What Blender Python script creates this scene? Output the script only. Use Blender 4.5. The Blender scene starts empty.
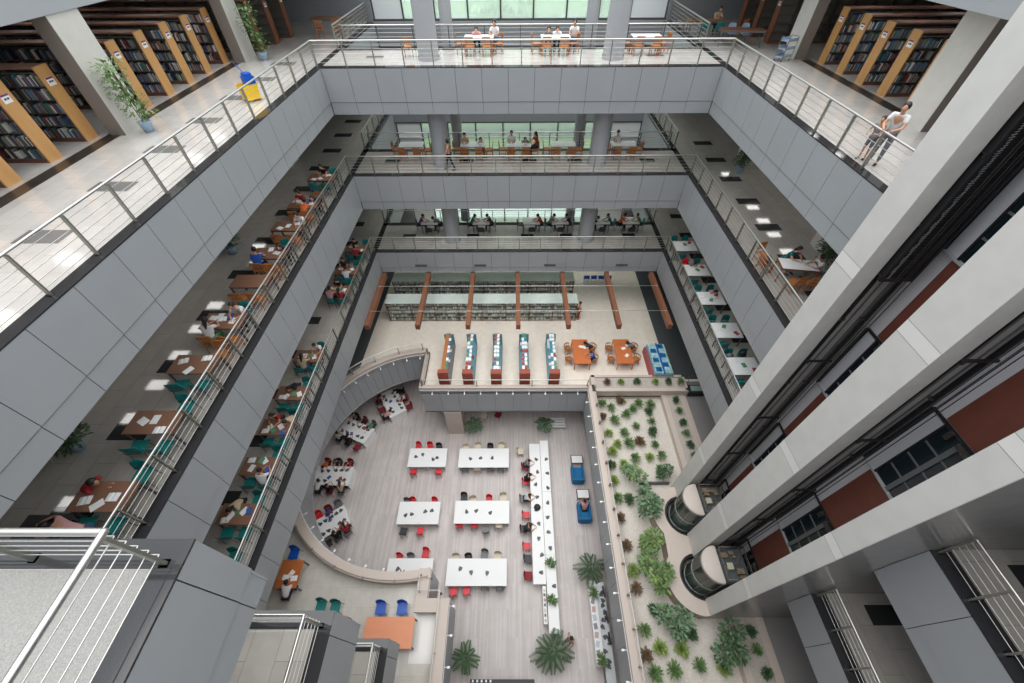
import bpy, bmesh, math, random
from mathutils import Vector, Matrix
from mathutils.geometry import tessellate_polygon
random.seed(7)
S = bpy.context.scene
C = S.collection
PI = math.pi
# ------------------------------------------------------------------ levels (metres)
Z1, Z2, Z3, Z4, Z5, Z6 = 0.0, 5.36, 10.73, 16.10, 21.50, 26.87
CAMZ = 27.0
# ------------------------------------------------------------------ materials
MATS = {}
def srgb(h):
    h = h.lstrip('#'); c = [int(h[i:i+2], 16) / 255 for i in (0, 2, 4)]
    return tuple((x / 12.92 if x <= .04045 else ((x + .055) / 1.055) ** 2.4) for x in c)
def mat(name, col, rough=.5, metal=0., noise=0., nscale=6., spec=.5, stretch=None, alpha=1., emit=0., bump=0.):
    if name in MATS: return MATS[name]
    if isinstance(col, str): col = srgb(col)
    m = bpy.data.materials.new(name); m.use_nodes = True; MATS[name] = m
    nt = m.node_tree; b = nt.nodes['Principled BSDF']
    b.inputs['Base Color'].default_value = (*col, 1); b.inputs['Roughness'].default_value = rough
    b.inputs['Metallic'].default_value = metal
    b.inputs['Specular IOR Level'].default_value = spec
    if emit: b.inputs['Emission Color'].default_value = (*col, 1); b.inputs['Emission Strength'].default_value = emit
    if noise or bump:
        tc = nt.nodes.new('ShaderNodeTexCoord'); mp = nt.nodes.new('ShaderNodeMapping')
        nt.links.new(tc.outputs['Object'], mp.inputs[0])
        if stretch: mp.inputs['Scale'].default_value = stretch
        n = nt.nodes.new('ShaderNodeTexNoise'); n.inputs['Scale'].default_value = nscale; n.inputs['Detail'].default_value = 5
        nt.links.new(mp.outputs[0], n.inputs['Vector'])
        r = nt.nodes.new('ShaderNodeMapRange'); r.inputs[3].default_value = 1 - noise; r.inputs[4].default_value = 1 + noise
        r.inputs[1].default_value = .3; r.inputs[2].default_value = .7
        nt.links.new(n.outputs['Fac'], r.inputs[0])
        v = nt.nodes.new('ShaderNodeVectorMath'); v.operation = 'SCALE'
        v.inputs[0].default_value = col; nt.links.new(r.outputs[0], v.inputs['Scale'])
        nt.links.new(v.outputs[0], b.inputs['Base Color'])
        if bump:
            bp = nt.nodes.new('ShaderNodeBump'); bp.inputs['Strength'].default_value = bump; bp.inputs['Distance'].default_value = .02
            nt.links.new(n.outputs['Fac'], bp.inputs['Height']); nt.links.new(bp.outputs[0], b.inputs['Normal'])
    return m
def tilemat(name, c1, c2, cm, w, h, mortar=.006, rough=.25, offset=.5, rot=0., spec=.5, nz=.05, nscale=3., squash=1.):
    if name in MATS: return MATS[name]
    m = bpy.data.materials.new(name); m.use_nodes = True; MATS[name] = m
    nt = m.node_tree; b = nt.nodes['Principled BSDF']; b.inputs['Roughness'].default_value = rough
    b.inputs['Specular IOR Level'].default_value = spec
    tc = nt.nodes.new('ShaderNodeTexCoord'); mp = nt.nodes.new('ShaderNodeMapping'); mp.inputs['Rotation'].default_value = (0, 0, rot)
    nt.links.new(tc.outputs['Object'], mp.inputs[0])
    t = nt.nodes.new('ShaderNodeTexBrick'); t.offset = offset
    t.inputs['Color1'].default_value = (*srgb(c1), 1); t.inputs['Color2'].default_value = (*srgb(c2), 1); t.inputs['Mortar'].default_value = (*srgb(cm), 1)
    t.inputs['Scale'].default_value = 1; t.inputs['Brick Width'].default_value = w; t.inputs['Row Height'].default_value = h
    t.inputs['Mortar Size'].default_value = mortar
    nt.links.new(mp.outputs[0], t.inputs['Vector'])
    n = nt.nodes.new('ShaderNodeTexNoise'); n.inputs['Scale'].default_value = nscale; n.inputs['Detail'].default_value = 6
    nt.links.new(tc.outputs['Object'], n.inputs['Vector'])
    r = nt.nodes.new('ShaderNodeMapRange'); r.inputs[1].default_value = .3; r.inputs[2].default_value = .7
    r.inputs[3].default_value = 1 - nz; r.inputs[4].default_value = 1 + nz; nt.links.new(n.outputs['Fac'], r.inputs[0])
    v = nt.nodes.new('ShaderNodeVectorMath'); v.operation = 'SCALE'
    nt.links.new(t.outputs['Color'], v.inputs[0]); nt.links.new(r.outputs[0], v.inputs['Scale'])
    nt.links.new(v.outputs[0], b.inputs['Base Color'])
    return m
def glassmat(name, col, mixf=.25, rough=.02, haze=0):
    m = bpy.data.materials.new(name); m.use_nodes = True; MATS[name] = m
    nt = m.node_tree; nt.nodes.clear()
    o = nt.nodes.new('ShaderNodeOutputMaterial'); t = nt.nodes.new('ShaderNodeBsdfTransparent'); g = nt.nodes.new('ShaderNodeBsdfGlossy'); mx = nt.nodes.new('ShaderNodeMixShader')
    t.inputs[0].default_value = (*srgb(col), 1); g.inputs['Roughness'].default_value = rough; mx.inputs[0].default_value = mixf
    nt.links.new(t.outputs[0], mx.inputs[1]); nt.links.new(g.outputs[0], mx.inputs[2]); nt.links.new(mx.outputs[0], o.inputs[0])
    if haze:
        tl = nt.nodes.new('ShaderNodeBsdfTranslucent'); tl.inputs[0].default_value = (.95, 1, .97, 1); m2 = nt.nodes.new('ShaderNodeMixShader'); m2.inputs[0].default_value = haze
        nt.links.new(mx.outputs[0], m2.inputs[1]); nt.links.new(tl.outputs[0], m2.inputs[2]); nt.links.new(m2.outputs[0], o.inputs[0])
    return m
panel = mat('aluminium_panel', (.345, .36, .375), .42, .0, .03, .8)
groove = mat('panel_joint', (.05, .05, .055), .7)
granite = mat('dark_granite', (.034, .034, .036), .07, 0, .15, 60)
granite2 = mat('grey_granite', (.16, .155, .15), .25, 0, .2, 40)
stone = tilemat('pale_stone_floor', '#c4bfba', '#bbb6b1', '#a39e98', 1.28, .64, .006, .1, rot=PI/2, spec=.7)
carpet = tilemat('stone_floor_galleries', '#b5afa7', '#ada79f', '#8f8981', 1.28, .64, .006, .06, rot=PI/2, spec=.85)
cream = tilemat('cream_floor', '#e6dccf', '#e2d8ca', '#d2c7b8', 1.2, 1.2, .004, .3, offset=0)
wood1 = tilemat('grey_wood_planks', '#cdc5c2', '#bdb4b0', '#aaa19d', 2.6, .1, .003, .42, rot=PI/2, nz=.06, nscale=1.2)
mez = tilemat('mezzanine_floor', '#c6c1b8', '#bfbab1', '#a8a39b', 1.2, .8, .004, .22, nz=.06)
speck = mat('speckled_terrazzo', '#8b8985', .4, 0, .22, 60)
soffit = mat('soffit', (.55, .55, .55), .7)
white = mat('white_laminate', (.86, .86, .85), .35)
offwhite = mat('white_wall', '#dedde2', .5, 0, .03, 1)
steel = mat('brushed_steel', (.62, .61, .58), .28, .9)
postm = mat('satin_post', (.33, .33, .29), .4, .7)
bronze = mat('bronze_rail', (.36, .30, .25), .4, .5)
pinkstone = mat('pink_stone', '#c5b7ac', .5, 0, .07, 30)
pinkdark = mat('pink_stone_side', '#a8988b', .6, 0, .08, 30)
concrete = mat('pylon_stone', '#c2c0bb', .45, 0, .06, 3)
concgloss = mat('polished_pylon_stone', '#918f8d', .2, 0, .05, 3)
colm = mat('column_paint', '#a9abae', .35)
colcream = mat('column_cream', '#c9c6bf', .5, 0, .04, 3)
coltaupe = mat('column_taupe', '#7d756d', .55)
black = mat('black_metal', (.02, .02, .022), .4)
blackp = mat('black_plastic', (.025, .025, .028), .5)
darkgrey = mat('dark_grey_metal', (.09, .09, .095), .45, .3)
redpaint = mat('red_oxide_paint', '#7a4538', .55, 0, .1, 2)
glassdark = mat('dark_landing_glass', '#1f2a30', .1)
sand = mat('pale_gravel', '#cdc5bb', .9, 0, .13, 14, bump=.5)
gravel = mat('grey_gravel', '#b5aca4', .9, 0, .16, 18, bump=.5)
shelfwood = mat('honey_wood', '#c9985f', .45, 0, .09, 2.5, stretch=(1, 1, .25))
shelfboard = mat('grey_shelf_board', '#5b5953', .6)
redwood = mat('dark_red_wood', '#6e4536', .55, 0, .08, 3)
beamwood = mat('beam_wood', '#84543b', .5, 0, .12, 3, stretch=(1, .3, 1))
tablebrown = mat('brown_table_top', '#84604c', .4, 0, .08, 4, stretch=(.4, 1, 1))
tableorange = mat('orange_table_top', '#c9713f', .4, 0, .05, 4, stretch=(.4, 1, 1))
tablepeach = mat('peach_table_top', '#d88a62', .4, 0, .04, 4, stretch=(.4, 1, 1))
teal = mat('teal_plastic', '#11736f', .4)
redp = mat('red_plastic', '#d8202e', .4)
redf = mat('dark_red_fabric', '#8e1e28', .7)
bluep = mat('blue_plastic', '#1454b4', .35)
bluef = mat('blue_fabric', '#0d6a9c', .7)
greyp = mat('grey_plastic', '#6c6d6f', .45)
creamp = mat('cream_plastic', '#d8ccb4', .45)
orangew = mat('orange_wood', '#ab6d3c', .5, 0, .08, 5)
yellow = mat('yellow_plastic', '#f2c626', .4)
potblue = mat('blue_white_ceramic', '#9fb6cf', .3, 0, .2, 12)
potw = mat('white_ceramic', '#c7c9cb', .3)
soil = mat('soil', (.06, .045, .035), .9)
stemm = mat('plant_stem', '#6b6a45', .8)
barkm = mat('tree_bark', '#6d5f4e', .9, 0, .2, 10)
leafA = mat('leaf_green', '#6b8752', .5, 0, .25, 8)
leafB = mat('leaf_bright_green', '#8a9f56', .5, 0, .25, 8)
leafC = mat('leaf_deep_green', '#4d6846', .5, 0, .25, 8)
leafD = mat('leaf_blue_green', '#6f8a68', .5, 0, .3, 8)
leafR = mat('leaf_red_brown', '#76604a', .6, 0, .3, 8)
leafT = mat('tree_leaf_outside', '#cde0c2', .6, 0, .4, .5)
lampglow = mat('lamp_glow', (1, .96, .9), .5, emit=3)
ceilglow = mat('ceiling_lamp_glow', (1, .98, .95), .5, emit=4)
paperw = mat('white_paper', (.85, .85, .84), .6)
paperb = mat('blue_cover', '#3a5aa5', .5)
paperg = mat('green_cover', '#5c9470', .5)
signp = mat('purple_label', '#7a3f74', .5)
skins = mat('skin', '#c99577', .55)
hairm = mat('black_hair', (.018, .015, .014), .5)
glassw = glassmat('window_glass', '#e6f2ec', .08, haze=.33)
glasslift = glassmat('lift_glass', '#a9bab2', .18, .05, haze=.2)
glasscase = mat('glass_shelf_top', '#cfdad2', .15, 0, .05, 3)
aqua = mat('blue_display', '#1c5f94', .25, 0, .5, 2.5)
aquaw = mat('pale_display', '#9cc0c2', .25, 0, .35, 5)
# ------------------------------------------------------------------ mesh builder
class MB:
    def __init__(s): s.v = []; s.f = []; s.m = []; s.sm = []
    def add(s, vs, fs, mi=0, smooth=False):
        b = len(s.v); s.v += [tuple(v) for v in vs]
        for f in fs: s.f.append([b + i for i in f]); s.m.append(mi); s.sm.append(smooth)
    def box(s, x0, y0, z0, x1, y1, z1, mi=0, M=None):
        vs = [Vector(p) for p in ((x0,y0,z0),(x1,y0,z0),(x1,y1,z0),(x0,y1,z0),(x0,y0,z1),(x1,y0,z1),(x1,y1,z1),(x0,y1,z1))]
        if M is not None: vs = [M @ v for v in vs]
        s.add(vs, [(0,3,2,1),(4,5,6,7),(0,1,5,4),(1,2,6,5),(2,3,7,6),(3,0,4,7)], mi)
    def cbox(s, c, d, mi=0, M=None):
        s.box(c[0]-d[0]/2, c[1]-d[1]/2, c[2]-d[2]/2, c[0]+d[0]/2, c[1]+d[1]/2, c[2]+d[2]/2, mi, M)
    def tube(s, pts, r, n=8, mi=0, cap=True, r2=None):
        pts = [Vector(p) for p in pts]; rings = []; L = len(pts)
        for i, p in enumerate(pts):
            d = (pts[min(i+1, L-1)] - pts[max(i-1, 0)]).normalized()
            up = Vector((0, 0, 1)) if abs(d.z) < .95 else Vector((1, 0, 0))
            a = d.cross(up).normalized(); b = a.cross(d).normalized()
            rr = r if r2 is None else r + (r2 - r) * i / (L - 1)
            rings.append([p + (a * math.cos(t) + b * math.sin(t)) * rr for t in [2*PI*k/n for k in range(n)]])
        vs = [v for R in rings for v in R]; fs = []
        for i in range(L - 1):
            for k in range(n): fs.append((i*n+k, i*n+(k+1) % n, (i+1)*n+(k+1) % n, (i+1)*n+k))
        s.add(vs, fs, mi, True)
        if cap: s.add(rings[0], [tuple(range(n))], mi); s.add(rings[-1], [tuple(reversed(range(n)))], mi)
    def lathe(s, prof, n=20, mi=0, a0=0, a1=2*PI, cx=0, cy=0):
        full = abs(a1 - a0 - 2*PI) < 1e-6; cnt = n if full else n + 1
        vs = [(cx + r*math.cos(a0+(a1-a0)*k/n), cy + r*math.sin(a0+(a1-a0)*k/n), z) for r, z in prof for k in range(cnt)]
        fs = []
        for i in range(len(prof) - 1):
            for k in range(n):
                k2 = (k + 1) % cnt if full else k + 1
                fs.append((i*cnt+k, i*cnt+k2, (i+1)*cnt+k2, (i+1)*cnt+k))
        s.add(vs, fs, mi, True)
    def sweep(s, path, d0, d1, z0, z1, mi=0, closed=False, caps=True):
        """rectangular section swept along a plan path; d is measured to the left of the way"""
        n = len(path); P = [Vector((p[0], p[1])) for p in path]; N = []
        for i in range(n):
            e = []
            if closed or i > 0: e.append((P[i] - P[i-1]).normalized())
            if closed or i < n-1: e.append((P[(i+1) % n] - P[i]).normalized())
            ns = [Vector((-q.y, q.x)) for q in e]
            if len(ns) == 2:
                m = (ns[0] + ns[1]); m = m.normalized() if m.length > 1e-6 else ns[0]; k = 1 / max(.2, m.dot(ns[0])); m = m * k
            else: m = ns[0]
            N.append(m)
        vs = []
        for p, m in zip(P, N):
            a = p + m * d0; b = p + m * d1
            vs += [(a.x, a.y, z0), (b.x, b.y, z0), (b.x, b.y, z1), (a.x, a.y, z1)]
        fs = []; rng = range(n if closed else n - 1)
        for i in rng:
            j = (i + 1) % n
            for k in range(4): fs.append((i*4+k, i*4+(k+1) % 4, j*4+(k+1) % 4, j*4+k))
        if not closed and caps: fs += [(0, 3, 2, 1), ((n-1)*4, (n-1)*4+1, (n-1)*4+2, (n-1)*4+3)]
        s.add(vs, fs, mi)
    def ell(s, c, r, n=12, m=8, mi=0, M=None):
        vs = []; fs = []
        for i in range(m + 1):
            t = PI * i / m
            for k in range(n):
                a = 2*PI*k/n; v = Vector((c[0]+r[0]*math.sin(t)*math.cos(a), c[1]+r[1]*math.sin(t)*math.sin(a), c[2]+r[2]*math.cos(t)))
                vs.append(M @ v if M is not None else v)
        for i in range(m):
            for k in range(n): fs.append((i*n+k, (i+1)*n+k, (i+1)*n+(k+1) % n, i*n+(k+1) % n))
        s.add(vs, fs, mi, True)
    def mesh(s, name, mats):
        me = bpy.data.meshes.new(name); me.from_pydata(s.v, [], s.f)
        for m in (mats if isinstance(mats, (list, tuple)) else [mats]): me.materials.append(m)
        me.polygons.foreach_set('material_index', s.m); me.polygons.foreach_set('use_smooth', s.sm)
        bm = bmesh.new(); bm.from_mesh(me); bmesh.ops.recalc_face_normals(bm, faces=bm.faces); bm.to_mesh(me); bm.free()
        me.update(); return me
    def build(s, name, mats, parent=None, loc=None, rz=0):
        o = bpy.data.objects.new(name, s.mesh(name, mats)); C.objects.link(o)
        if parent: o.parent = parent
        if loc: o.location = loc
        if rz: o.rotation_euler.z = rz
        return o
LABELS = {}
def tag(o, label, cat, group=None, kind=None):
    if label: o['label'] = label; LABELS.setdefault(label, []).append((o.name, group))
    if cat: o['category'] = cat
    if group: o['group'] = group
    if kind: o['kind'] = kind
    return o
def struct(o): o['kind'] = 'structure'; return o
def thing(name, label, cat, loc=(0, 0, 0), rz=0, group=None):
    o = bpy.data.objects.new(name, None); C.objects.link(o); o.location = loc; o.rotation_euler.z = rz
    o.empty_display_size = .1
    return tag(o, label, cat, group)
KIDS = {}
def copy_tree(o, parent=None):
    c = o.copy(); C.objects.link(c); c.parent = parent
    for ch in [x for x in KIDS.get(o.name) or o.children]: copy_tree(ch, c)
    return c
CACHE = {}
def place(key, maker, loc, rz=0, label=None, cat=None, group=None, scale=None):
    """the first call places the thing itself, every later one a copy of it and its parts"""
    if key not in CACHE: o = maker(); CACHE[key] = o; KIDS[o.name] = list(o.children)
    else:
        src = CACHE[key]; o = copy_tree(src)
        if 'group' in o: del o['group']
    o.location = loc; o.rotation_euler = (0, 0, rz)
    if scale: o.scale = (scale, scale, scale) if not isinstance(scale, tuple) else scale
    tag(o, label, cat, group); return o
ORD = ['first', 'second', 'third', 'fourth', 'fifth', 'sixth', 'seventh', 'eighth', 'ninth', 'tenth', 'eleventh', 'twelfth', 'thirteenth', 'fourteenth', 'fifteenth', 'sixteenth',
       'seventeenth', 'eighteenth', 'nineteenth', 'twentieth']
# ------------------------------------------------------------------ slabs, floors, fascias
def slab(name, outer, holes, z0, z1, mats, extra=None):
    loops = [[Vector((x, y, 0)) for x, y in outer]] + [[Vector((x, y, 0)) for x, y in h] for h in holes]
    tris = tessellate_polygon(loops); flat = [v for L in loops for v in L]; n = len(flat)
    mb = MB()
    mb.add([(v.x, v.y, z1) for v in flat], tris, 0); mb.add([(v.x, v.y, z0) for v in flat], tris, 1)
    for L in loops:
        m = len(L)
        mb.add([(v.x, v.y, z0) for v in L] + [(v.x, v.y, z1) for v in L], [(i, (i+1) % m, m+(i+1) % m, m+i) for i in range(m)], 2)
    if extra: extra(mb)
    me = bpy.data.meshes.new(name); me.from_pydata(mb.v, [], mb.f)
    for q in mats: me.materials.append(q)
    me.polygons.foreach_set('material_index', mb.m)
    o = bpy.data.objects.new(name, me); C.objects.link(o); return struct(o)
XL, XR, YN, XS = -9.41, 10.25, 22.97, 10.34
VX, VY = -4.10, 1.55
void = [(XL, YN), (XR, YN), (XR, 8.84), (10.82, 8.84), (10.82, 2.83), (XS, 2.83), (XS, -5.5), (VX, -5.5), (VX, VY), (XL, VY)]
G_ = .06
voidb = [(XL-G_, YN+G_), (XR+G_, YN+G_), (XR+G_, 8.84), (10.82, 8.84), (10.82, 2.83), (XS+G_, 2.83), (XS+G_, -5.5), (VX-G_, -5.5), (VX-G_, VY-G_), (XL-G_, VY-G_)]
rear = [(-9.4, 34.0), (10.2, 34.0), (10.2, 26.75), (-9.4, 26.75)]
outer = [(-24.5, -6), (24.5, -6), (24.5, 36.5), (-24.5, 36.5)]
def inlays(z, left, right, far, xl=-11.75, xr=12.55):
    def f(mb):
        for y in left: mb.box(xl-.58, y-.29, z, xl+.58, y+.29, z+.004, 3)
        for y in right: mb.box(xr-.58, y-.29, z, xr+.58, y+.29, z+.004, 3)
        for x in far: mb.box(x-.45, 24.7, z, x+.45, 25.2, z+.004, 3)
        if left or right: # dark border strip in front of the book stacks
            pass
        mb.box(-9.65, 26.35, z, 10.45, 26.75, z+.004, 4)
        for x0, x1 in ((-9.75, XL), (XR, XR+.34)): mb.box(x0, YN, z, x1, 34.0, z+.004, 4)
    return f
ys = [6.15 + 2.55*i for i in range(-3, 11)]
ys5 = [8.46 + 2.55*i for i in range(-4, 7)]
yr = [27.5 - 2.53*i for i in range(0, 11)]
fx = [-7.5, -2.9, 1.0, 3.8, 8.3]
slab('floor', outer, [voidb, rear], Z5-.12, Z5, [stone, soffit, panel, granite2, granite], inlays(Z5, ys5, [], [-7.2, 7.4], xl=-11.52))
slab('floor', outer, [voidb, rear], Z4-.12, Z4, [carpet, soffit, panel, granite, granite], inlays(Z4, ys, yr, fx))
slab('floor', outer, [voidb, rear], Z3-.12, Z3, [carpet, soffit, panel, granite, granite], inlays(Z3, ys, yr, fx))
for z, b in ((Z5, 19.42), (Z4, 13.98), (Z3, 9.04)):
    slab('ceiling', outer, [voidb, rear], b, b+.08, [soffit, soffit, panel])
def fascia(path, ztop, zg, zb, step=1.275, name='trim_1', drop=True):
    """two rows of metal panels with open joints; the way runs with the open well on its right"""
    mb = MB()
    mb.sweep(path, .03, .14, zb, ztop-.001, 1)
    for i in range(len(path) - 1):
        a, b = Vector(path[i]), Vector(path[i+1]); L = (b-a).length; n = max(1, round(L/step)); d = (b-a)/L; nn = Vector((-d.y, d.x))
        for k in range(n):
            p = a + d*(L*k/n); q = a + d*(L*(k+1)/n)
            p0 = p + d*.009; q0 = q - d*.009
            for z0, z1, o in ((zg+.012, ztop-.022, 0.), (zb-.01, zg-.012, .022)):
                vs = [(v.x, v.y, z) for z in (z0, z1) for v in (p0+nn*o, q0+nn*o, q0+nn*(o+.03), p0+nn*(o+.03))]
                mb.add(vs, [(0,3,2,1),(4,5,6,7),(0,1,5,4),(1,2,6,5),(2,3,7,6),(3,0,4,7)], 0)
    return struct(mb.build(name, [panel, groove]))
def kerb(path, z, w=.34, closed=False, name='trim_2'):
    mb = MB(); mb.sweep(path, -.004, w, z-.02, z+.015, 0); return struct(mb.build(name, granite))
YJ = 1.1
# the way round the well, void on its right
ringA = [(VX, -5.4), (VX, YJ), (VX, VY), (XL, VY), (XL, YN), (XR, YN), (XR, 8.86)]
ringB = [(XS, 2.82), (XS, -5.4)]
for z, g, b in ((Z5, 19.98, 19.42), (Z4, 14.47, 13.98), (Z3, 9.42, 9.04)):
    for r in (ringA, ringB): fascia(r, z, g, b); kerb(r, z, .34 if r is ringA else .5)
    fascia([(10.2, 34), (10.2, 26.75), (-9.4, 26.75), (-9.4, 34)], z, g, b, 1.6)
# level 6 edges over the bookshelves
for sx in (-1, 1):
    x = 13.05 if sx > 0 else -13.5
    o2 = ([(x, 2.7), (8.8, 2.7), (8.8, -6)] if sx > 0 else [(x, -6)]) + [ (24.5*sx, -6), (24.5*sx, 36.5), (9.7*sx+.2, 36.5), (9.7*sx+.2, 24.9), (x, 24.9)]  # near right stretch is unseen, added to shade the galleries below it
    slab('ceiling', o2, [], 24.8, 26.87, [stone, soffit, panel])
    fascia([(x, -6), (x, 24.9)] if sx < 0 else [(x, 24.9), (x, -6)], 26.87, 25.35, 24.8)
# ------------------------------------------------------------------ outer walls
def wallbox(name, b, m=offwhite): mb = MB(); mb.box(*b); return struct(mb.build(name, m))
wallbox('wall_west', (-25, -6.3, -.5, -24.5, 37, 31))
wallbox('wall_east', (24.5, -6.3, -.5, 25, 37, 31))
wallbox('wall_south', (-25, -6.4, -.5, 25, -6, 31))
wallbox('wall_ground_west', (-15.2, -6, 0, -15, 27, Z2-.3))
wallbox('wall_ground_east', (11.6, -6, 0, 11.8, 27, Z2-.3))
wallbox('wall_ground_north', (-15.2, 20.5, 0, 11.8, 20.7, Z2-.3))
mb = MB()
for z, q in ((Z5, 1.4), (Z4, .9), (Z3, .9), (Z2, .9)): # spandrels of the window wall
    mb.box(-24.5, 34.05, z-q, 24.5, 34.35, z)
mb.box(-24.5, 34.05, Z5, -9.4, 34.35, 31); mb.box(10.3, 34.05, Z5, 24.5, 34.35, 31)
for z0, z1 in ((Z2, Z3), (Z3, Z4), (Z4, Z5)):
    mb.box(-24.5, 34.05, z0, -9.4, 34.35, z1-.9); mb.box(10.3, 34.05, z0, 24.5, 34.35, z1-.9)
struct(mb.build('wall_north', mat('window_wall_grey', '#8d9093', .5)))
wn = 0
MUL = [-9.3, -7.34, -5.22, -3.0, -.81, 1.37, 3.58, 5.73, 7.82, 10.2]
for z0, z1 in ((Z5, 30.9), (Z4, Z5-1.4), (Z3, Z4-.9), (Z2, Z3-.9)):
    wn += 1
    w = struct(bpy.data.objects.new('window_%d' % wn, None)); C.objects.link(w)
    f = MB()
    for x in MUL: f.box(x-.05, 34.06, z0, x+.05, 34.2, z1)
    f.box(-9.4, 34.05, z0, 10.3, 34.22, z0+.12); f.box(-9.4, 34.05, z1-.1, 10.3, 34.22, z1)
    if z1 > 30: f.box(-9.4, 34.06, z0+3.4, 10.3, 34.2, z0+3.5)
    f.build('frame', darkgrey, w)
    for a, b in zip(MUL[:-1], MUL[1:]):
        g = MB(); g.box(a+.05, 34.11, z0+.12, b-.05, 34.13, z1-.1)
        g.build('pane', mat('frosted_pane', '#eef2f2', .6) if (a < -8 or b > 9) else glassw, w)
# ------------------------------------------------------------------ columns
def roundcol(x, y, r, z0, z1, n=28):
    mb = MB(); mb.lathe([(r, z0), (r, z1)], n, 0, cx=x, cy=y); mb.lathe([(r+.03, z0), (r+.03, z0+.15)], n, 0, cx=x, cy=y)
    struct(mb.build('pillar', colm))
for x in (-4.3, 5.1):
    for z0, z1 in ((Z5, 31), (Z4, 19.42), (Z3, 13.98)): roundcol(x, 24.5, .52, z0, z1)
for x in (-3.6, 4.25): 
    for z0, z1 in ((Z5, 31), (Z4, 19.42), (Z3, 13.98)): roundcol(x, 27.2, .33, z0, z1, 20)
for y0, y1 in ((5.2, 6.3), (14.75, 16.0), (24.1, 25.3)):
    for sx, xa in ((-1, -14.1), (1, 14.15)):
        for z0, z1 in ((Z5, 24.8), (Z4, 19.42), (Z3, 13.98), (Z2, 9.04)):
            if z0 != Z5: xa = -14.0 if sx < 0 else 13.9
            mb = MB(); mb.box(xa, y0, z0, xa+.55, y1, z1)
            if z0 == Z5: mb.box(xa+.01, y0-.012, z0, xa+.54, y0, z1, 1)
            struct(mb.build('pillar', [colcream, coltaupe]))
# ------------------------------------------------------------------ railings
def railing(path, z, label, step=1.39, h=1.05, rods=5, r=.032, hm=steel, pm=postm, rm=steel, group=None, post_w=.085, z_off=0., rr=.0085):
    t = thing('railing', label, 'railing', (path[0][0], path[0][1], z), 0, group)
    x0, y0 = path[0]; P = [Vector((x-x0, y-y0, 0)) for x, y in path]
    mb = MB(); mb.tube([p + Vector((0, 0, h)) for p in P], r, 10) if len(P) > 6 else None
    if len(P) <= 6:
        for a, b in zip(P[:-1], P[1:]): mb.tube([a + Vector((0,0,h)), b + Vector((0,0,h))], r, 10)
        for p in P[1:-1]: mb.ell((p.x, p.y, h), (r*1.02, r*1.02, r*1.02), 10, 8)
    mb.build('handrail', hm, t)
    for k in range(rods):
        m2 = MB(); zz = h*(.16 + .70*k/max(1, rods-1))
        if len(P) > 6: m2.tube([p + Vector((0,0,zz)) for p in P], rr, 6)
        else:
            for a, b in zip(P[:-1], P[1:]): m2.tube([a + Vector((0,0,zz)), b + Vector((0,0,zz))], rr, 6)
        m2.build('rod', rm, t)
    seg = [(a, b) for a, b in zip(P[:-1], P[1:])]; tot = sum((b-a).length for a, b in seg)
    def post(p, d):
        a = math.atan2(d.y, d.x); M = Matrix.Translation(p) @ Matrix.Rotation(a, 4, 'Z')
        m3 = MB(); m3.box(-.02, -post_w/2, 0, .02, post_w/2, h-.03, 0, M); m3.box(-.05, -.06, 0, .05, .06, .015, 0, M)
        m3.build('post', pm, t)
    if len(P) > 6:
        n = round(tot/step); 
        for k in range(n+1):
            s = tot*k/n; 
            for a, b in seg:
                L = (b-a).length
                if s <= L + 1e-6: post(a + (b-a)*(s/L), b-a); break
                s -= L
    else:
        for i, (a, b) in enumerate(seg):
            L = (b-a).length; n = max(1, round(L/step)); d = (b-a)/L
            for k in range(n+1):
                if k == n and i < len(seg)-1: continue
                q = a + d*(L*k/n)
                post(q + (d*.06 if k == 0 and i > 0 else Vector()), d)
    return t
I = .22
for z, nm in ((Z5, 'top'), (Z4, 'middle'), (Z3, 'lower')):
    railing([(XL-I, 2.05), (XL-I, YN+I)], z, f'long steel railing along the left edge of the {nm} gallery')
    railing([(XL-I+.02, YN+I), (XR+I-.02, YN+I)], z, f'steel railing across the far edge of the {nm} gallery')
    railing([(XR+I, YN+I), (XR+I, 9.1)], z, f'steel railing along the right edge of the {nm} gallery')
    railing([(XL+.1, VY-I), (VX-I, VY-I), (VX-I, -5.2)], z, f'bright steel railing turning the near left corner of the {nm} gallery', r=.04 if nm == 'top' else .032, step=1.5)
    if nm != 'top': railing([(XS+I, 2.76), (XS+I, -5.2)], z, f'steel railing of the {nm} gallery beyond the polished lift pylon', step=1.0, post_w=.13)
    mb = MB(); mb.box(XL-.36 if False else -24, -5.9, Z5+.0005, -4.45, 1.2, Z5+.006) if nm == 'top' else None
    if nm == 'top': struct(mb.build('floor', speck))
    railing([(-9.2, 26.62), (10.0, 26.62)], z, f'thin steel railing in front of the windows on the {nm} gallery', step=2.0, pm=darkgrey)
    railing([(-9.62, 26.7), (-9.62, 33.6)], z, f'short steel railing beside the left window void, {nm} gallery', r=.045, rr=.016)
    railing([(10.42, 26.7), (10.42, 33.6)], z, f'short steel railing beside the right window void, {nm} gallery', r=.045, rr=.016)
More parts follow.
